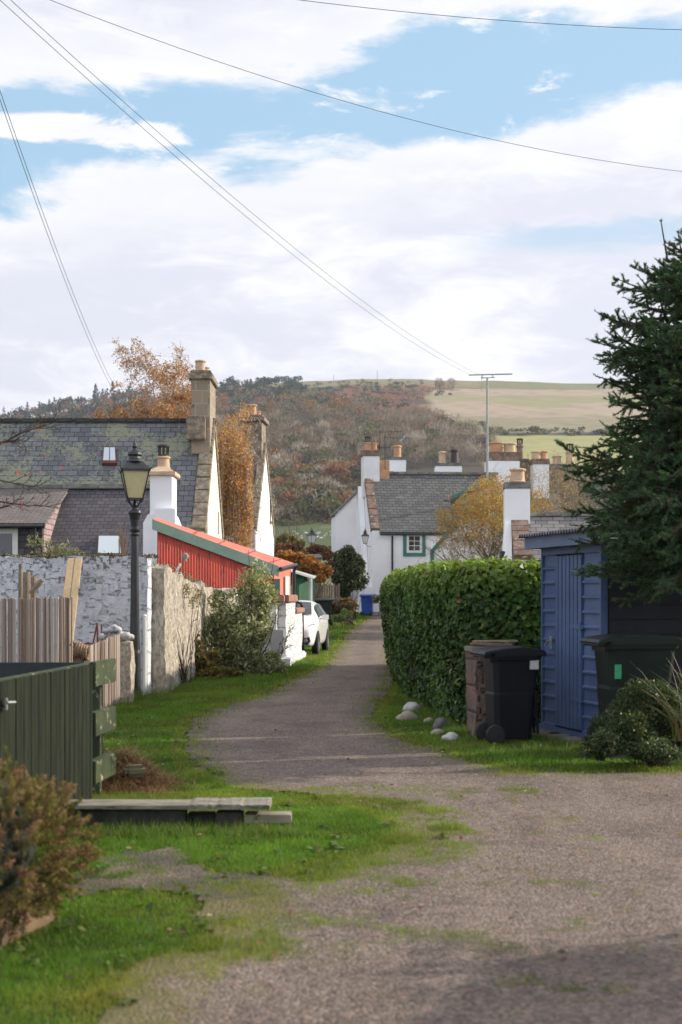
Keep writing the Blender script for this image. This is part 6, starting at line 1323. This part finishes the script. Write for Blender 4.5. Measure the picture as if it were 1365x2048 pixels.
def single(name,label,px,py,mk,h,cols,n=160,group='single trees standing out on the hillside',**k):
    b=hillpt(px,py);t=thing(name,label,'tree',tuple(b),group)
    if mk=='bare': V,Fa,cc,tr=mk_round(h,cols,n*2,.13,True)
    else: V,Fa,cc,tr=mk(h,cols,n)
    bulk('crown',V+b,Fa,cc,m_far,t);bulk('trunk',tr[0]+b,tr[1],tr[2],m_far,t)
single('spruce_tree','pointed dark conifer, left of two on the wooded skyline left of the birch',192,818,mk_conifer,26,DK)
single('spruce_tree','pointed dark conifer just left of the tall birch on the skyline',226,815,mk_conifer,26,DK)
single('oak_tree','round dark tree standing proud on the far left skyline',130,828,mk_round,22,DK)
single('pine_tree','tallest dark pine above the pine row right of the stone chimney',543,796,mk_pine,19,DK)
single('pine_tree','slim dark pine on the skyline next to the tall stone chimney',455,794,mk_pine,17,DK)
single('pine_tree','broad dark pine in the middle of the hilltop pine row',500,794,mk_pine,13,DK)
single('beech_tree','large rusty orange tree low in the wood left of the white cottage',680,995,mk_round,15,RU,260)
single('beech_tree','small orange tree in the dark wood beside the white gable house',585,985,mk_round,9,OG,200)
single('birch_tree','pale bare tree in front of the rusty orange one in the wood',650,1010,'bare',12,PL,200)
single('ash_tree','bare leafless tree on the skyline above the bracken patch',884,790,'bare',17,BR,170)
single('ash_tree','thin bare tree on the skyline beside the mast',905,782,'bare',13,BR,140)
single('ash_tree','pale leafless tree rising behind the left cottage chimneys',720,925,'bare',10,PL,220)
single('ash_tree','pale branching bare tree behind the middle cottage chimneys',830,905,'bare',12,PL,220)
single('alder_tree','brown bushy tree in front of the green field by the mast',965,915,mk_round,13,BR,260)
single('hawthorn_tree','small round dark hawthorn on the field boundary right of the mast',1070,868,mk_bush,7,GB,120)
# fence posts/poles on the skyline
mb=MB()
for k,(px,py,h) in enumerate(((668,768,10),(755,768,14))):
    b=hillpt(px,py);o=MB().tube([b,b+np.array([0,0,h])],.22,5).build('telegraph_pole',m_log,None,base=tuple(b));tag(o,['short pole on the skyline above the gorse','taller thin pole on the skyline near the hilltop gorse'][k],'pole')
# sheep
b0=hillpt(640,1075)
def sheep():
    t=MB();prof=[(0,.05),(.12,.22),(.3,.27),(.7,.28),(1.0,.26),(1.15,.1)]
    t.tube([(x,0,.62+(.03 if i==0 else 0)) for i,(x,r) in enumerate(prof)],[r for x,r in prof],8);t.tube([(-.32,0,.72),(-.12,0,.80),(.1,0,.72)],[.06,.10,.16],6)
    for x,y in((.2,.12),(.2,-.12),(.95,.12),(.95,-.12)): t.tube([(x,y,0),(x,y,.45)],[.03,.05],5)
    return t
me=None
pts=[(596,1072),(603,1075),(610,1070),(618,1074),(626,1076),(633,1072),(641,1070),(648,1075),(655,1072),(664,1074),(672,1071),(681,1074),(600,1080),(622,1081),(645,1080),(668,1080),(586,1068),(637,1078),(660,1067),(689,1070)]
lbs=['white sheep grazing in the field, leftmost of the flock','white sheep grazing in the flock near the distant street lamp','white sheep grazing in the flock between lamp and dark post','white sheep grazing at the right end of the flock by the cottage']
for k,(px,py) in enumerate(pts):
    b=hillpt(px,py)
    if me is None: o=sheep().build('sheep',m_sheep);me=o.data
    else: o=link(bpy.data.objects.new('sheep',me))
    o.location=(b[0],b[1],b[2]+.5);o.rotation_euler=(0,0,R.uniform(0,6.28));o.scale=(.85,)*3
    tag(o,'small white sheep among the flock scattered over the far valley field','sheep','sheep grazing in the far field')
# ================= HAZE
hb=MB();hb.b2(-2700,2700,-70,3100,-2.0,330);hz=hb.build('haze',None);tag(hz,'thin pale autumn haze over the valley','haze',kind='stuff')
m=bpy.data.materials.new('haze_air');m.use_nodes=True;nt=m.node_tree;nt.nodes.clear();o_=nt.nodes.new('ShaderNodeOutputMaterial');v=nd(nt,'VolumePrincipled',{'Color':(.80,.87,1.0,1),'Density':.00012,'Anisotropy':.3});nt.links.new(v.outputs[0],o_.inputs['Volume']);hz.data.materials.append(m)
